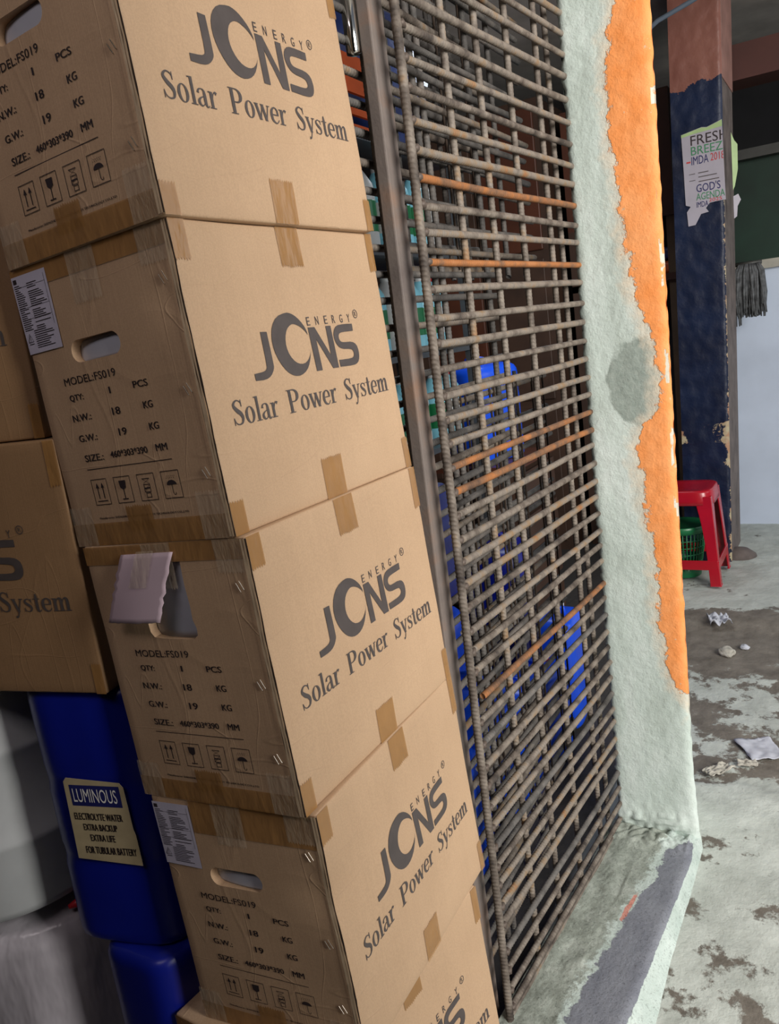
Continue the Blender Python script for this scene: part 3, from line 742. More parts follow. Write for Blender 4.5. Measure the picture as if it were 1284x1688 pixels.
mb = MB(); mb.box((-.004, -.004, -.03), (.80, .012, .006)); fb = mb.build('bottom_rail', M['rebar'], front); bevel_mod(fb, .002)

# second leaf behind, with its flat steel post
back = thing('rebar_gate', 'second rebar gate leaf behind the front one, carrying the flat steel post', 'gate', Matrix.Translation((.45, .150, .03)))
mb = MB(); mb.box((.105, -.050, -.01), (.155, -.026, 2.62)); po = mb.build('steel_post', M['tube'], back); bevel_mod(po, .003, 2); po['label'] = 'smooth brown steel post'
hb = rebar_mesh('horizontal_bar', .98, r=.0068, seed=21); hbs = rebar_mesh('horizontal_bar', .69, r=.0068, seed=26); hb2 = rebar_mesh('horizontal_bar', .96, r=.0068, seed=22)
z = .045; i = 0
while z < 2.6:
    bar('horizontal_bar', hbs if z < 1.60 else (hb if i % 2 else hb2), back, (rg.uniform(-.004, .004), rg.uniform(-.001, .001), z), (rg.uniform(0, 6), rg.uniform(-.005, .005), 0), 'rebar_grey' if i % 3 else 'rebar'); z += .0478+rg.uniform(-.002, .002); i += 1
for x, y in ((.002, -.012), (.135, -.014), (.372, .013), (.408, .013), (.53, .013), (.66, .013)):
    bar('vertical_bar', v_me if x < .4 else v_me2, back, (x, y, -.02), VR, 'rebar_grey')
vs_me = rebar_mesh('vertical_bar', 1.06, r=.0068, seed=27, twist=1.2)
for x in (.80, .93): bar('vertical_bar', vs_me, back, (x, .013, 1.57), VR, 'rebar_grey')
br = MB(); br.tube([(.105, -.012, 2.05), (.105, -.012, 2.6)], .010, 14); pin = br.build('bolt_rod', M['tube'], back, True)
br = MB(); br.lathe([(.004, -.003), (.0125, 0), (.0128, .004), (.0128, .10), (.0110, .104), (.006, .108)], 24, (.105, -.012, 1.93)); br.build('chrome_sleeve', M['chrome'], pin, True)

bk_ = MB(); bk_.tube([(0, 0, 0), (2.3, 0, 0)], .0030, 6); bkm = bk_.mesh('vertical_wire', M['groove'], True)
def inner_leaf(label, m, L, ztop, seed, wires, z0=.05):
    g = thing('rebar_gate', label, 'gate', m)
    hc = rebar_mesh('horizontal_bar', L, r=.0076, seed=seed); hd = rebar_mesh('horizontal_bar', L*.97, r=.0076, seed=seed+1); z = z0; i = 0
    while z < ztop:
        bar('horizontal_bar', hc if i % 2 else hd, g, (rg.uniform(-.02, .02), 0, z), (rg.uniform(0, 6), rg.uniform(-.006, .006), 0), 'rebar_grey' if i % 3 else 'rebar'); z += .0468; i += 1
    v3 = rebar_mesh('vertical_bar', ztop+.03-(z0 if z0 > .1 else 0), r=.006, seed=seed+2)
    bw_ = MB(); bw_.tube([(z0, 0, 0), (ztop+.02, 0, 0)], .0030, 6); wm_ = bw_.mesh('vertical_wire', M['groove'], True)
    for x in wires: bar('vertical_wire', wm_, g, (x, -.0085, 0), VR)
    k = 5
    for i in range(k): bar('vertical_bar', v3, g, (.03+(L-.08)*i/(k-1), .013, (z0-.02 if z0 > .1 else 0)), VR, 'rebar_grey')
inner_leaf('short rebar panel hung high inside, behind the leaf with the steel post', Matrix.Translation((.80, .205, .0)), .50, 2.62, 31, (.09, .12, .23, .26, .37, .40, .46), z0=1.62)
inner_leaf('low rebar panel standing furthest inside, reaching only half the gate height', Matrix.Translation((.98, .262, .0)), .76, 1.32, 41, (.10, .13, .29, .32, .46, .49, .62, .65, .72))

# ------------------------------------------------------------------ plastic containers
def plastic(name, c, rough=.3): return simple(name, c, rough, 0, var=.12, scale=5, bump=.08, spec=.5)
M['blue'] = plastic('blue_hdpe', (.004, .010, .20, 1), .34)
M['blue_bright'] = plastic('bright_blue_hdpe', (.008, .085, .78, 1), .3)
M['cyan'] = plastic('cyan_plastic', (.24, .60, .74, 1), .35)
M['white_pl'] = plastic('milky_white_plastic', (.55, .57, .57, 1), .4)
M['red_pl'] = plastic('red_plastic', (.50, .02, .03, 1), .3)
M['green_pl'] = plastic('green_plastic', (.01, .16, .055, 1), .35)
M['orange_pl'] = plastic('orange_plastic', (.65, .12, .03, 1), .4)
M['crate_pl'] = simple('dull_orange_plastic', (.50, .085, .02, 1), .85, spec=.1)
M['black_pl'] = plastic('black_plastic', (.015, .015, .018, 1), .4)
def jerrycan(name, label, cat, mat, wx, wy, h, matn='blue', group=None, cap='black_pl', flat=False):
    t = thing(name, label, cat, mat, group)
    mb = MB(); n = 48; prof = []
    for z, k in ((0, .90), (.006, .965), (.02, .995), (.05, 1), (.30, 1.0), (.33, .985), (.36, .985), (.39, 1.0), (.60, 1.0), (.63, .985), (.66, .985), (.69, 1.0), (.80, 1.0), (.84, .985), (.875, .93), (.90, .82), (.915, .62), (.92, .3)):
        prof.append((z*h, k))
    if flat: prof = [p for p in prof if p[0] < .65*h]+[(.66*h, .99), (.70*h, 1.0), (.955*h, 1.0), (.975*h, .99), (.99*h, .96), (h, .90)]
    vs = []; fs = []
    for z, k in prof:
        for j in range(n):
            a = 2*math.pi*j/n; c, s_ = math.cos(a), math.sin(a); e = 4.5
            r = (abs(c)**e+abs(s_)**e)**(-1/e)
            nn = .0025*noise.noise(Vector((c*2, s_*2, z*8+len(label))))
            vs.append((wx/2*(1+(r*c*k-1))+nn if False else wx/2*r*c*k+nn*c, wy/2*r*s_*k+nn*s_, z))
    for i in range(len(prof)-1):
        for j in range(n): j2 = (j+1) % n; fs.append((i*n+j, i*n+j2, (i+1)*n+j2, (i+1)*n+j))
    fs.append(tuple(range(n))[::-1]); fs.append(tuple((len(prof)-1)*n+j for j in range(n)))
    mb.add(vs, fs); mb.build('body', M[matn], t, True)
    if flat: h = h*1.0; MB().lathe([(.03, -.012), (.032, -.010), (.032, -.001), (.028, 0)], 20, (wx*.28, 0, h)).build('cap', M[cap], t, True); return t
    mb = MB(); mb.tube([(-wx*.05, -wy*.22, h*.90), (-wx*.05, -wy*.20, h*.965), (-wx*.05, 0, h*.98), (-wx*.05, wy*.20, h*.965), (-wx*.05, wy*.22, h*.90)], h*.022, 10); mb.build('handle', M[matn], t, True)
    mb = MB(); mb.lathe([(h*.03, h*.90), (h*.05, h*.905), (h*.05, h*.955), (h*.045, h*.965), (.002, h*.966)], 20, (wx*.30, 0, 0)); mb.build('cap', M[cap], t, True)
    return t
M['label_cream'] = simple('aged_cream_paper', (.42, .34, .20, 1), .6, var=.12, scale=25)
M['label_navy'] = simple('navy_print', (.012, .014, .10, 1), .5)
M['label_white'] = simple('white_print', (.72, .70, .66, 1), .5)
def TR(x, y, z, a=0): return Matrix.Translation((x, y, z)) @ Matrix.Rotation(math.radians(a), 4, 'Z')
bl = jerrycan('jerrycan', 'dark blue jerrycan with cream battery water label under the left carton', 'jerrycan', TR(.138, .507, .556, 13), .29, .228, .460, cap='black_pl', flat=True)
# label on the face towards the camera, local -x
LY, LZ = -.012, .0; X_ = -.148
cut_ = [(-.020, .305), (-.014, .312), (.085, .306), (.091, .298), (.0935, .225), (.096, .215), (.0975, .160), (-.0235, .166)]
mb = MB(); P = [(X_, -(a-.037)+LY, b+LZ) for a, b in cut_]; mb.add(P, [tuple(range(len(P)))])
pl = mb.build('paper_label', M['label_cream'], bl); pl['label'] = 'cream paper label with navy heading'
sdm = pl.modifiers.new('s', 'SOLIDIFY'); sdm.thickness = .0006
def on_label(lst, name, mat, o=.0012):
    vs, fs = lst; mb = MB(); mb.add([(X_-o, -(a-.037)+LY, b+LZ) for a, b in vs], fs); return mb.build(name, M[mat], pl)
on_label(rc(-.011, .263, .083, .300), 'heading_band', 'label_navy', .0009)
on_label(fit_text('LUMINOUS', -.006, .270, .076, .294), 'printed_heading', 'label_white', .0014)
on_label(flat2d([fit_text('ELECTROLYTE WATER', -.012, .238, .078, .2505, .012), fit_text('EXTRA BACKUP', .001, .219, .064, .231, .012), fit_text('EXTRA LIFE', .010, .200, .056, .212, .012), fit_text('FOR TUBULAR BATTERY', -.004, .177, .091, .190, .012)]), 'printed_text', 'ink_dark')
jerrycan('jerrycan', 'deep blue jerrycan at floor level, holding up the labelled blue one', 'jerrycan', TR(.125, .447, 0, -2), .29, .17, .555, flat=True)

def drum(name, label, cat, mat, r, h, matn, parts=()):
    t = thing(name, label, cat, mat)
    mb = MB(); pr = [(r*.90, 0), (r*.965, .006), (r, .022), (r, h*.30), (r*1.012, h*.31), (r*1.012, h*.335), (r, h*.345), (r, h*.68), (r*1.012, h*.69), (r*1.012, h*.715), (r, h*.725), (r, h-.035), (r*.97, h-.016), (r*.88, h-.004), (r*.5, h), (.01, h)]
    mb.lathe(pr, 64); mb.build('body', M[matn], t, True); return t
wd = drum('plastic_drum', 'milky white round drum at the left edge above a wrapped one', 'drum', TR(.085, .862, .566), .205, .448, 'white_pl')
MB().lathe([(.185, -.001), (.186, .0)], 48).build('base_ring', M['white_pl'], wd, True)
def wrap_mat():
    t = NT('wrinkled_clear_wrap'); t.col(t.ramp(t.noise(6, 4, .6, stretch=(1, 1, .4)), [(.3, (.30, .28, .30, 1)), (.7, (.62, .58, .62, 1))]))
    t.bump(t.noise(10, 3, .55, stretch=(1.6, 1.6, .5)), .55, .02); return t.set(.24, 0, .5, .15)
M['wrap'] = wrap_mat()
w2 = thing('wrapped_bucket', 'bucket in shiny wrinkled wrap with red rim at the lower left corner', 'bucket', TR(.11, .835, 0))
mb = MB(); n = 80; vs = []; fs = []
pr = [(.19, 0), (.20, .02), (.203, .2), (.205, .40), (.204, .46), (.198, .50), (.180, .525), (.14, .537), (.02, .540)]
pr2 = []
for i in range(len(pr)-1):
    for k in range(4): q = k/4; pr2.append((pr[i][0]+(pr[i+1][0]-pr[i][0])*q, pr[i][1]+(pr[i+1][1]-pr[i][1])*q))
pr2.append(pr[-1])
for r_, z in pr2:
    for j in range(n):
        a = 2*math.pi*j/n; rr = r_+(.006*noise.noise(Vector((math.cos(a)*4, math.sin(a)*4, z*2.2)))+.003*abs(noise.noise(Vector((math.cos(a)*12, math.sin(a)*12, z*4)))))*(1 if r_ > .05 else 0)
        vs.append((rr*math.cos(a), rr*math.sin(a), z))
for i in range(len(pr2)-1):
    for j in range(n): j2 = (j+1) % n; fs.append((i*n+j, i*n+j2, (i+1)*n+j2, (i+1)*n+j))
fs.append(tuple(range(n))[::-1]); fs.append(tuple((len(pr2)-1)*n+j for j in range(n)))
mb.add(vs, fs); mb.build('plastic_wrap', M['wrap'], w2, True)
mb = MB(); mb.tube([(.172*math.cos(math.radians(a)), .180*math.sin(math.radians(a)), .546) for a in range(246, 330, 6)], [.004, .009]+[.013]*12, 10); mb.build('red_rim', M['red_pl'], w2, True)

# inside the shop, behind the gates
for i, (x, y, z, a, wx, h, m, lb) in enumerate((
    (1.00, .39, 0, 8, .22, .40, 'blue_bright', 'small blue can on the shop floor right behind the steel post'),
    (1.25, .39, 0, -6, .22, .52, 'blue_bright', 'tall narrow bright blue can second from the post behind the gate'),
    (1.50, .39, 0, 10, .22, .40, 'blue_bright', 'bright blue can in the middle of the row behind the gate'),
    (1.75, .39, 0, -12, .22, .34, 'blue_bright', 'short bright blue can near the pillar end of the row behind the gate'),
    (2.00, .39, 0, 5, .22, .46, 'blue_bright', 'bright blue can last in the row, behind the pillar side'),
    (1.12, .63, 0, 4, .28, .60, 'blue', 'large dark blue jerrycan standing behind the row of cans, nearest the post'),
    (1.44, .63, 0, 12, .28, .66, 'blue_bright', 'large bright blue jerrycan standing behind the row of cans'),
    (1.44, .63, .66, -4, .26, .40, 'blue', 'dark blue jerrycan standing on the large bright blue one'),
    (2.90, .98, .86, -20, .34, .50, 'blue_bright', 'upright bright blue container on a crate deep in the shop'),
    (2.30, .74, 0, 15, .34, .66, 'blue', 'blue jerrycan by the wooden crate inside the shop'))):
    jerrycan('jerrycan', lb, 'jerrycan', TR(x, y, z, a), wx, wx*.80, h, m, cap='red_pl' if i % 3 == 0 else 'white_pl')
M['wood_dark'] = simple('dark_wood', (.045, .022, .013, 1), .6, var=.35, scale=5)
M['wood_red'] = simple('red_brown_wood', (.075, .023, .011, 1), .5, var=.3, scale=4)
cr_ = thing('wooden_crate', 'dark wooden crate carrying a blue container inside the shop', 'crate', TR(2.92, .98, 0))
for z in (.0, .21, .42, .63): MB().box((-.26, -.24, z+.01), (.26, -.225, z+.18)).build('slat', M['wood_dark'], cr_); MB().box((-.26, -.22, z+.01), (-.245, .24, z+.18)).build('slat', M['wood_dark'], cr_)
for a, b in ((-.25, -.22), (.22, -.22), (-.25, .2), (.22, .2)): MB().box((a, b, 0), (a+.03, b+.03, .84)).build('corner_post', M['wood_dark'], cr_)
MB().box((-.27, -.25, .84), (.27, .25, .858)).build('top', M['wood_red'], cr_)
# rack with cans
M['rack'] = simple('grey_rack_steel', (.10, .11, .12, 1), .5, .6)
rk = thing('storage_rack', 'grey steel rack of bottles and packs behind the gate', 'rack', TR(1.60, .86, 0))
for z in (1.02, 1.40, 1.78, 2.16): MB().box((0, 0, z), (1.0, .38, z+.02)).build('shelf', M['rack'], rk)
for x in (0, .97):
    for y in (0, .35): MB().box((x, y, 0), (x+.03, y+.03, 2.18)).build('upright', M['rack'], rk)
def bottle(x, y, z, h, r, m, cap, lb, lab='green_pl'):
    t = thing('plastic_bottle', lb, 'bottle', TR(x, y, z), 'bottles on the inner rack')
    MB().lathe([(r*.9, 0), (r, .008), (r, h*.68), (r*.92, h*.75), (r*.45, h*.88), (r*.3, h*.92)], 24).build('body', M[m], t, True)
    MB().lathe([(r*.36, h*.90), (r*.38, h*.91), (r*.38, h), (r*.05, h)], 18).build('cap', M[cap], t, True)
    MB().lathe([(r*1.012, h*.22), (r*1.013, h*.23), (r*1.013, h*.55), (r*1.012, h*.56)], 24).build('paper_label', M[lab], t, True)
    return t
k_ = 0
for z, h, names in ((1.04, .30, 'lowest shelf'), (1.42, .31, 'middle shelf'), (1.80, .32, 'upper shelf')):
    for i in range(7):
        bottle(1.68+.125*i+random.uniform(-.01, .01), .93+random.uniform(0, .03), z, h, .055, 'cyan' if (i+int(z*3)) % 4 < 3 else 'white_pl', 'white_pl' if i % 2 else 'red_pl', '%s bottle on the %s of the inner rack, %s from the post side' % ('milky white' if (i+int(z*3)) % 4 == 3 else 'pale cyan', names, ('first', 'second', 'third', 'fourth', 'fifth', 'sixth', 'seventh')[i]), 'green_pl' if i % 3 else 'white_pl')
tc = thing('plastic_crate', 'orange slatted crate on top of the inner rack', 'crate', TR(1.80, .93, 2.18))
MB().box((-.16, -.08, 0), (.16, .22, .02)).build('base', M['crate_pl'], tc)
for z in (.05, .12, .19):
    MB().box((-.16, -.08, z), (.16, -.068, z+.05)).build('side_slat', M['crate_pl'], tc); MB().box((-.16, -.08, z), (-.148, .22, z+.05)).build('side_slat', M['crate_pl'], tc)
for a, b in ((-.16, -.08), (.145, -.08), (-.16, .205), (.145, .205)): MB().box((a, b, 0), (a+.015, b+.015, .25)).build('corner_post', M['crate_pl'], tc)
M['tarp'] = simple('navy_tarp', (.012, .028, .13, 1), .45, var=.5, scale=7, bump=.5)
tp_ = MB(); vs = []; fs = []
for j in range(16):
    for i in range(25):
        a = 2*math.pi*i/24; b = math.pi*j/15
        v = Vector((.36*math.sin(b)*math.cos(a), .17*math.sin(b)*math.sin(a), .27*math.cos(b)+.28)); v *= 1+.16*noise.noise(v*6); vs.append(v)
for j in range(15):
    for i in range(24): a = j*25+i; fs.append((a, a+25, a+26, a+1))
tp_.add(vs, fs); o = tp_.build('tarpaulin_bundle', M['tarp'], None, True); o.location = (2.30, 1.05, 2.20); tag(o, 'bundled navy tarpaulin lying on top of the inner rack', 'tarpaulin')
cab = thing('wooden_cabinet', 'tall red-brown wooden cabinet deep inside the shop', 'cabinet', TR(4.2, 1.0, 0, 0))
MB().box((0, 0, 0), (.5, 1.3, 2.75)).build('carcass', M['wood_dark'], cab)
for i in range(3):
    for z0, z1 in ((.08, .95), (1.0, 1.85), (1.9, 2.7)):
        d_ = MB().box((-.02, .03+i*.42, z0), (0, .43+i*.42, z1)).build('door', M['wood_red'] if (i+int(z0*2)) % 2 else M['wood_dark'], cab); bevel_mod(d_, .006)
        MB().box((-.035, .39+i*.42, (z0+z1)/2-.05), (-.02, .405+i*.42, (z0+z1)/2+.05)).build('handle', M['steel'], d_)

# ------------------------------------------------------------------ right background
M['navy'] = None
def navy_mat():
    t = NT('navy_over_red_brown_paint'); sep = t.node('ShaderNodeSeparateXYZ'); t.link(t.coord(), sep.inputs[0])
    nz = t.math('SUBTRACT', t.noise(9, 6, .7), .5)
    zz = t.math('ADD', sep.outputs[2], t.math('MULTIPLY', nz, .14))
    zz = t.math('ADD', zz, t.math('MULTIPLY', sep.outputs[1], .12))
    red = t.ramp(t.noise(4), [(.3, (.20, .075, .055, 1)), (.7, (.27, .115, .085, 1))])
    nav = t.ramp(t.noise(3.5, 5), [(.3, (.003, .006, .022, 1)), (.7, (.008, .018, .055, 1))])
    up = t.ramp(zz, [(0, bw(0)), (1, bw(1))]); g = t.node('ShaderNodeMath', operation='GREATER_THAN'); t.link(zz, g.inputs[0]); g.inputs[1].default_value = 2.57
    c = t.mix(g.outputs[0], nav, red)
    fl1 = t.ramp(t.math('ADD', attr(t, 'edge'), t.math('MULTIPLY', t.math('SUBTRACT', t.noise(14, 8, .75), .5), 1.7)), [(.62, bw(0)), (.66, bw(1))])
    c = t.mix(fl1, c, t.ramp(t.noise(20), [(.4, (.46, .40, .26, 1)), (.6, (.40, .22, .13, 1))]))
    t.col(c); t.bump(t.noise(20, 6), .4, .01); return t.set(.45, 0, .4)
M['navy'] = navy_mat()
nx0 = 4.0
def nv_pos(y, z): return (nx0+.004*noise.noise(Vector((y*20, z*20, 2)))+(.012*math.exp(-(y-.018)/.006)), y-.019*(z-.47), z)
def nv_mask(y, z):
    e = .66*math.exp(-(y-.018)/.026)*(1 if z < 2.0 else .3)+.45*math.exp(-(.267-y)/.012)*(1 if z < 1.9 else 0)
    if .70 < z < .82 and y < .15: e += .50
    if .70 < z < .78 and y > .215: e += .50
    if .56 < z < .70 and y < .05: e += .3
    return (e,)
nvp = link('trim_2', attr_grid('navy', np.linspace(.267, .018, 40), np.linspace(0, 3.05, 260), nv_pos, nv_mask, M['navy'], names=('edge',)))
tag(nvp, kind='structure', label='navy and red-brown painted post with a torn poster, behind the orange pillar')
M['bare'] = simple('bare_grey_brown_concrete', (.13, .105, .095, 1), .85, var=.35, scale=9, bump=.5)
mb = MB(); mb.box((nx0+.012, .021, 0), (nx0+.44, .262, 3.05)); mb.v = [(x, y-.019*(z-.47), z) for x, y, z in mb.v]; nb = mb.build('concrete_core', M['bare'], nvp)
mb = MB(); mb.box((nx0+.012, .0165, 2.56), (nx0+.43, .021, 3.05)); mb.v = [(x, y-.019*(z-.47), z) for x, y, z in mb.v]; mb.build('painted_side', simple('dusty_pink_paint', (.32, .17, .14, 1), .6, var=.2), nvp)
mb = MB(); mb.lathe([(.10, 0), (.09, .03), (.05, .06), (.01, .07)], 20, (nx0+.12, .0, 0)); mb.build('mortar_lump', M['bare'], nvp, True)
# torn poster
M['poster'] = simple('poster_paper', (.40, .37, .42, 1), .55, var=.06)
M['poster_green'] = simple('poster_green_ink', (.05, .22, .10, 1), .6)
M['poster_lime'] = simple('poster_lime_paper', (.38, .52, .24, 1), .55)
M['poster_red'] = simple('poster_red_ink', (.50, .05, .05, 1), .6)
ps = thing('torn_poster', 'torn white poster pasted on the navy post', 'poster', Matrix.Translation((nx0-.006, .183, 1.89)))
def PP(lst, name, mat, o=0, par=None, clip=.199):
    vs, fs = lst; mb = MB(); mb.add([(-o, -a, b) for a, b in vs], fs); me = mb.mesh(name, M[mat])
    bm = bmesh.new(); bm.from_mesh(me); bmesh.ops.bisect_plane(bm, geom=bm.verts[:]+bm.edges[:]+bm.faces[:], plane_co=(0, -clip, 0), plane_no=(0, -1, 0), clear_outer=True); bm.to_mesh(me); bm.free()
    return link(name, me, par or ps)
pp_pts = [(0,.435),(.10,.452),(.125,.447),(.155,.455),(.199,.468),(.200,.28),(.203,.08),(.165,.080),(.125,.078),(.105,.055),(.118,.035),(.080,.030),(.05,-.02),(.014,-.022),(.010,.05),(.030,.075),(.006,.085),(.004,.25)]
sh = PP(tri_poly(pp_pts), 'paper_sheet', 'poster', 0, clip=.204)
PP(tri_poly([(.10,.450),(.125,.445),(.155,.453),(.199,.466),(.199,.435),(.06,.427),(0,.420),(0,.434)]), 'lime_strip', 'poster_lime', .0008, sh)
PP(flat2d([fit_text('FRESH', .045, .372, .225, .420)]), 'printed_word', 'ink_dark', .0012, sh)
PP(flat2d([fit_text('BREEZE', .045, .325, .225, .366)]), 'printed_word', 'poster_green', .0012, sh)
for q_ in (fit_text('IMDA', .045, .278, .128, .318), fit_text("GOD'S", .063, .140, .180, .180), fit_text('IMDA', .060, .065, .118, .092)): PP(q_, 'printed_word', 'label_navy', .0012, sh)
PP(flat2d([fit_text('AGENDA', .060, .100, .200, .135)]), 'printed_word', 'poster_green', .0012, sh)
for q_ in (fit_text('2018', .138, .281, .205, .318), fit_text('2025', .122, .083, .185, .100), rc(.020, .290, .040, .298)): PP(q_, 'printed_word', 'poster_red', .0012, sh)
PP(flat2d([rc(.075, .232, .125, .236), rc(.075, .212, .165, .216), rc(.075, .190, .175, .194), rc(.030, .232, .060, .235), rc(.030, .200, .06, .203)]), 'fine_print', 'ink', .0012, sh)
for y0, z0, pts, m in ((-.046, 2.13, [(0, .16), (.03, .12), (.06, .10), (.055, -.02), (.02, -.10), (0, -.12)], 'poster_lime'), (-.046, 1.93, [(0, .05), (.05, .06), (.075, .03), (.04, .0), (.03, -.05), (0, -.06)], 'poster')):
    mb = MB(); v_, f_ = tri_poly(pts); mb.add([(nx0+.02+.25*a, -.052-a*.45, z0+b) for a, b in v_], f_); q = mb.build('paper_scrap', M[m], None)
    sd = q.modifiers.new('s', 'SOLIDIFY'); sd.thickness = .0015
    tag(q, 'lime green paper scrap curling off the side of the navy post' if m == 'poster_lime' else 'small white paper scrap curling off the side of the navy post', 'paper')

# far wall
M['white_wall'] = simple('bluish_white_wall', (.58, .66, .80, 1), .7, var=.08, scale=3, bump=.2)
fw = MB().box((4.86, -3.5, 0), (5.0, .12, 1.66)).build('wall_back', M['white_wall']); structure(fw)
M['trimw'] = simple('cream_ledge', (.42, .40, .34, 1), .6)
structure(MB().box((4.82, -3.5, 1.62), (5.02, .12, 1.672)).build('trim_3', M['trimw']))
M['green_board'] = simple('dark_green_board', (.008, .030, .018, 1), .6, var=.4, scale=3)
structure(MB().box((5.35, -3.5, 0), (5.45, 1.6, 2.32)).build('wall_far_green', M['green_board']))
M['dark_wall'] = simple('dark_interior_wall', (.022, .022, .024, 1), .8, var=.4, scale=2)
structure(MB().box((6.6, -4, 0), (6.75, 4.2, 3.1)).build('wall_end', M['dark_wall']))
structure(MB().box((-1.6, 3.2, 0), (6.75, 3.35, 3.1)).build('wall_left', M['dark_wall']))
M['rail'] = simple('dull_metal_rail', (.07, .07, .065, 1), .5, .3)
structure(MB().box((5.25, -3.5, 2.32), (5.45, 1.6, 2.38)).build('trim_4', M['rail']))
M['ceil'] = simple('stained_concrete_ceiling', (.58, .54, .50, 1), .8, var=.3, scale=2.5, bump=.3)
structure(MB().box((-1.9, -1.15, 2.9), (1.5, 3.35, 3.05)).build('ceiling', M['ceil']))
structure(MB().box((-1.9, -1.0, 0), (-1.75, 3.35, 3.05)).build('shade_wall_side', M['dark_wall']))  # unseen wall added behind the camera to darken the left side
structure(MB().box((-1.9, -1.15, 0), (-.32, -1.0, 3.05)).build('shade_wall_front', M['dark_wall']))  # unseen wall added to keep street light off the left faces
structure(MB().box((1.5, -2.2, 3.05), (6.75, 3.35, 3.2)).build('ceiling', M['ceil']))
M['beam'] = simple('red_brown_beam', (.07, .020, .014, 1), .6, var=.25, scale=3)
bmn = MB().box((4.45, -3.2, 2.62), (4.70, 0.0, 2.80)).build('trim_5', M['beam']); structure(bmn)
# ceiling pipe behind the pillar top
M['pipe'] = simple('grey_blue_pipe', (.10, .13, .17, 1), .6)
mb = MB(); mb.tube([(3.6, .50, 2.60), (3.6, .197, 2.775), (3.6, .047, 2.814), (3.6, -.4, 2.95), (3.6, -.75, 3.052)], .011, 12); o = mb.build('conduit_pipe', M['pipe'], None, True); tag(o, 'thin grey-blue pipe slanting up to the ceiling behind the pillar', 'pipe')
# cupboard glimpsed between pillar and navy post
cb2 = thing('wooden_shelf', 'reddish wooden shelf unit glimpsed between orange pillar and navy post', 'shelf', TR(4.35, .30, 0))
MB().box((0, .0, 1.98), (.35, .62, 2.66)).build('upper_panel', M['wood_red'], cb2)
MB().box((0, .0, 1.62), (.35, .62, 1.66)).build('shelf_board', M['wood_red'], cb2)
MB().box((.02, 0, 0), (.35, .05, 1.98)).build('side_panel', simple('brown_board', (.15, .10, .06, 1), .7), cb2)
MB().box((.3, 0, 0), (.35, .62, 1.98)).build('back_panel', M['dark_wall'], cb2)
MB().box((.0, .58, 0), (.35, .62, 1.98)).build('side_panel', M['wood_dark'], cb2)
for z in (1.66, 1.74): 
    q = MB().box((4.38, .32, z), (4.6, .86, z+.07)).build('folded_cloth', M['orange_pl'] if z < 1.7 else M['tarp']); tag(q, 'folded orange cloth on the wooden shelf' if z < 1.7 else 'folded dark cloth on top of the orange one', 'cloth'); bevel_mod(q, .02, 3)

# grey mop head hanging by the white wall
M['mop'] = simple('grey_mop_strands', (.10, .105, .11, 1), .95, var=.5, scale=40)
mo = thing('mop_head', 'matted grey mop head hanging beside the navy post', 'mop', TR(4.55, -.06, 1.335))
mb = MB(); rs = random.Random(2)
for i in range(240):
    y = rs.uniform(-.075, .075); x = rs.uniform(-.03, .03); L = rs.uniform(.19, .27)*(1.25 if y > .05 and i % 4 == 0 else 1)
    mb.tube([(x*.6, y*.7, .315), (x, y, .27+rs.uniform(-.01, .01)), (x*1.1+rs.uniform(-.01, .01), y*1.05+rs.uniform(-.01, .01), .15), (x*1.1, y*1.05+rs.uniform(-.012, .012), .28-L)], [.007, .0085, .0075, .004], 5)
mb.build('strands', M['mop'], mo, True)
MB().tube([(0, -.07, .318), (0, .07, .318)], .012, 10).build('clamp_bar', M['rail'], mo, True)
MB().tube([(.02, 0, .32), (.30, .02, .335)], .008, 8).build('wall_hook', M['rail'], mo, True)

# red plastic stool
st = thing('plastic_stool', 'red plastic stool standing in front of the navy post', 'stool', TR(3.70, .205, .03, 0))
h = .50; wb, wt = .185, .150
def leg_mesh(sx, sy):
    mb = MB(); vs = []; fs = []; N = 10
    for i in range(N+1):
        q = i/N; w_ = wb+(wt-wb)*q; t_ = .052+.034*q**3; th_ = .008
        X0, Y0 = sx*w_, sy*w_
        # L-shaped section opening inwards
        pts = [(0, 0), (-t_, 0), (-t_, -th_), (-th_, -th_), (-th_, -t_), (0, -t_)]
        for a, b in pts: vs.append((X0+a*sx, Y0+b*sy, q*(h-.03)))
    for i in range(N):
        for j in range(6): j2 = (j+1) % 6; fs.append((i*6+j, i*6+j2, (i+1)*6+j2, (i+1)*6+j))
    fs += [tuple(range(6)), tuple(N*6+j for j in range(6))]
    mb.add(vs, fs); return mb
M['stool'] = plastic('glossy_red_plastic', (.42, .006, .018, 1), .25)
for sx in (-1, 1):
    for sy in (-1, 1):
        q = leg_mesh(sx, sy).build('leg', M['stool'], st); bevel_mod(q, .003)
mb = MB(); vs = []; fs = []; n = 40
for z, k, in ((h-.075, 1.02), (h-.05, 1.01), (h-.012, .985), (h-.003, .96), (h, .92), (h-.004, .70), (h-.006, .10)):
    for j in range(n):
        a = 2*math.pi*j/n; c, s_ = math.cos(a), math.sin(a); r = (abs(c)**5+abs(s_)**5)**(-1/5); vs.append((wt*k*r*c*1.04, wt*k*r*s_*1.04, z))
for i in range(6):
    for j in range(n): j2 = (j+1) % n; fs.append((i*n+j, i*n+j2, (i+1)*n+j2, (i+1)*n+j))
fs.append(tuple(6*n+j for j in range(n))); mb.add(vs, fs); q = mb.build('seat', M['stool'], st, True); sd = q.modifiers.new('s', 'SOLIDIFY'); sd.thickness = .005; sd.offset = -1
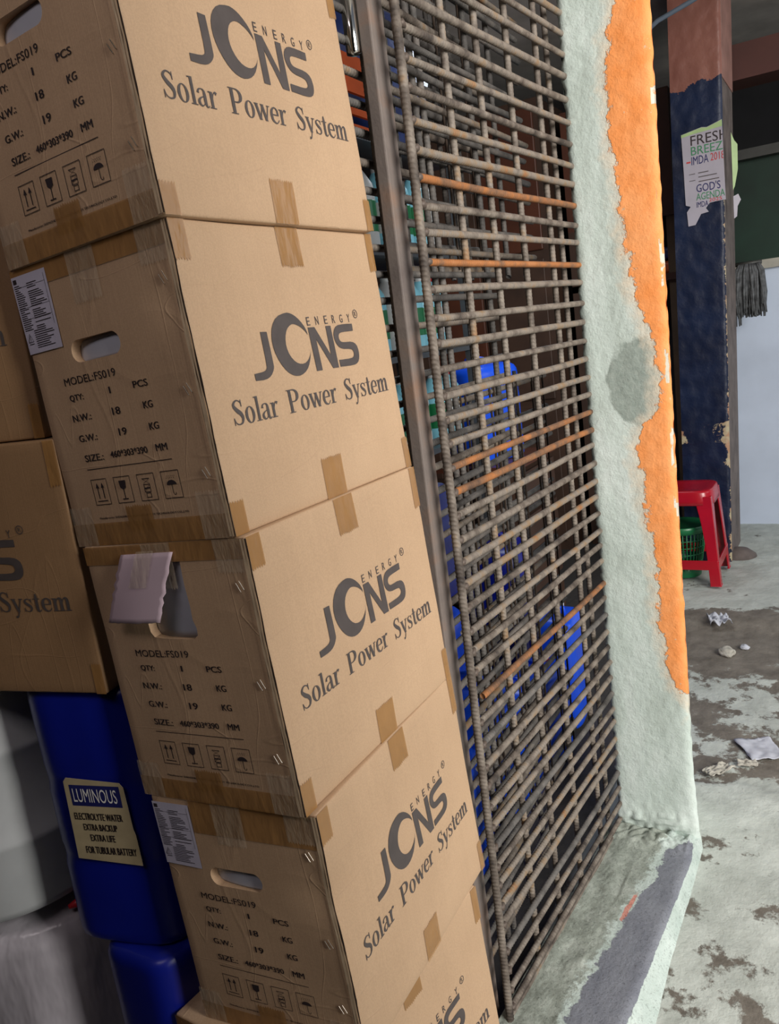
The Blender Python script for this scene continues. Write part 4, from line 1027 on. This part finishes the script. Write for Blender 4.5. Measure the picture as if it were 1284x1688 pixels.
for ax in (0, 1):
    for sg in (-1, 1):
        zz0, zz1 = .085, .135; w_ = wb-.012
        a, b = ((-w_, sg*w_-.005, zz0), (w_, sg*w_+.005, zz1)) if ax == 0 else ((sg*w_-.005, -w_, zz0), (sg*w_+.005, w_, zz1))
        q = MB().box(a, b).build('stretcher', M['stool'], st); bevel_mod(q, .002)
# green basket under it
bk = thing('plastic_basket', 'green plastic basket standing under the red stool', 'basket', TR(3.72, .235, .03))
mb = MB(); n = 36; R0, R1, hb_ = .085, .125, .29
mb.lathe([(R0, 0), (R0+.004, .004), (R0+.008, .06), (R0+.004, .062), (R0-.001, .01), (.005, .008)], n); mb.build('base', M['green_pl'], bk, True)
mb = MB()
for k in range(n):
    a = 2*math.pi*k/n; mb.tube([((R0+.004)*math.cos(a), (R0+.004)*math.sin(a), .04), (R1*math.cos(a), R1*math.sin(a), hb_-.02)], .0035, 5)
for z in (.09, .13, .17, .21): 
    r_ = R0+(R1-R0)*z/hb_; pts = [(r_*math.cos(2*math.pi*k/24), r_*math.sin(2*math.pi*k/24), z) for k in range(25)]; mb.tube(pts, .003, 5)
mb.build('lattice_wall', M['green_pl'], bk, True)
mb = MB(); mb.lathe([(R1-.004, hb_-.04), (R1+.003, hb_-.04), (R1+.008, hb_-.002), (R1+.004, hb_), (R1-.002, hb_-.004)], n); mb.build('rim', M['green_pl'], bk, True)

# litter on the floor
M['litter'] = simple('dirty_pale_paper', (.52, .54, .60, 1), .7, var=.15, scale=20)
M['litter2'] = simple('dirty_beige_scrap', (.44, .42, .36, 1), .8, var=.3, scale=30)
def sheet(name, label, cat, cx, cy, z, sx, sy, rot, amp, seed, mat):
    mb = MB(); n = 16; vs = []; fs = []
    for j in range(n+1):
        for i in range(n+1):
            a, b = i/n-.5, j/n-.5; k = 1+.18*noise.noise(Vector((a*3, b*3, seed)))
            z_ = amp*(noise.noise(Vector((a*4, b*4, seed)))+.55*noise.noise(Vector((a*11, b*11, seed+3)))); vs.append((a*sx*k, b*sy*k, z_+amp*.9))
    for j in range(n):
        for i in range(n): a = j*(n+1)+i; fs.append((a, a+1, a+n+2, a+n+1))
    mb.add(vs, fs); o = mb.build(name, M[mat], None, True); o.location = (cx, cy, z); o.rotation_euler = (0, 0, rot)
    sd = o.modifiers.new('s', 'SOLIDIFY'); sd.thickness = .0012
    tag(o, label, cat); return o
sheet('paper_sheet', 'flattened dirty white paper on the floor at the right edge', 'paper', 1.95, -.305, -.010, .14, .11, .5, .008, 1, 'litter')
sheet('crumpled_wrapper', 'small crumpled pale wrapper on the floor near the pillar foot', 'litter', 1.77, -.195, -.010, .05, .09, .9, .014, 5, 'litter2')
sheet('leaf_scrap', 'yellowish brown scrap beside the flattened white paper', 'litter', 1.84, -.275, -.010, .04, .06, .2, .010, 8, 'litter2')
sheet('crumpled_paper', 'crumpled white paper ball on the floor before the red stool', 'paper', 3.05, -.03, .012, .11, .09, .3, .025, 11, 'litter')
def stone(label, x, y, z, s, seed, mat):
    bm = bmesh.new(); bmesh.ops.create_icosphere(bm, subdivisions=3, radius=s)
    for v in bm.verts: v.co *= 1+.35*noise.noise(v.co/s*1.3+Vector((seed, 0, 0))); v.co.z *= .6
    me = bpy.data.meshes.new('stone'); bm.to_mesh(me); bm.free(); me.materials.append(M[mat]); o = link('stone_chip', me); o.location = (x, y, z+s*.4); tag(o, label, 'stone')
stone('white stone chip on the floor in mid distance', 2.82, -.165, -.012, .018, 1, 'litter')
stone('flat beige stone chip left of the white one', 2.74, -.10, -.014, .035, 5, 'litter2')
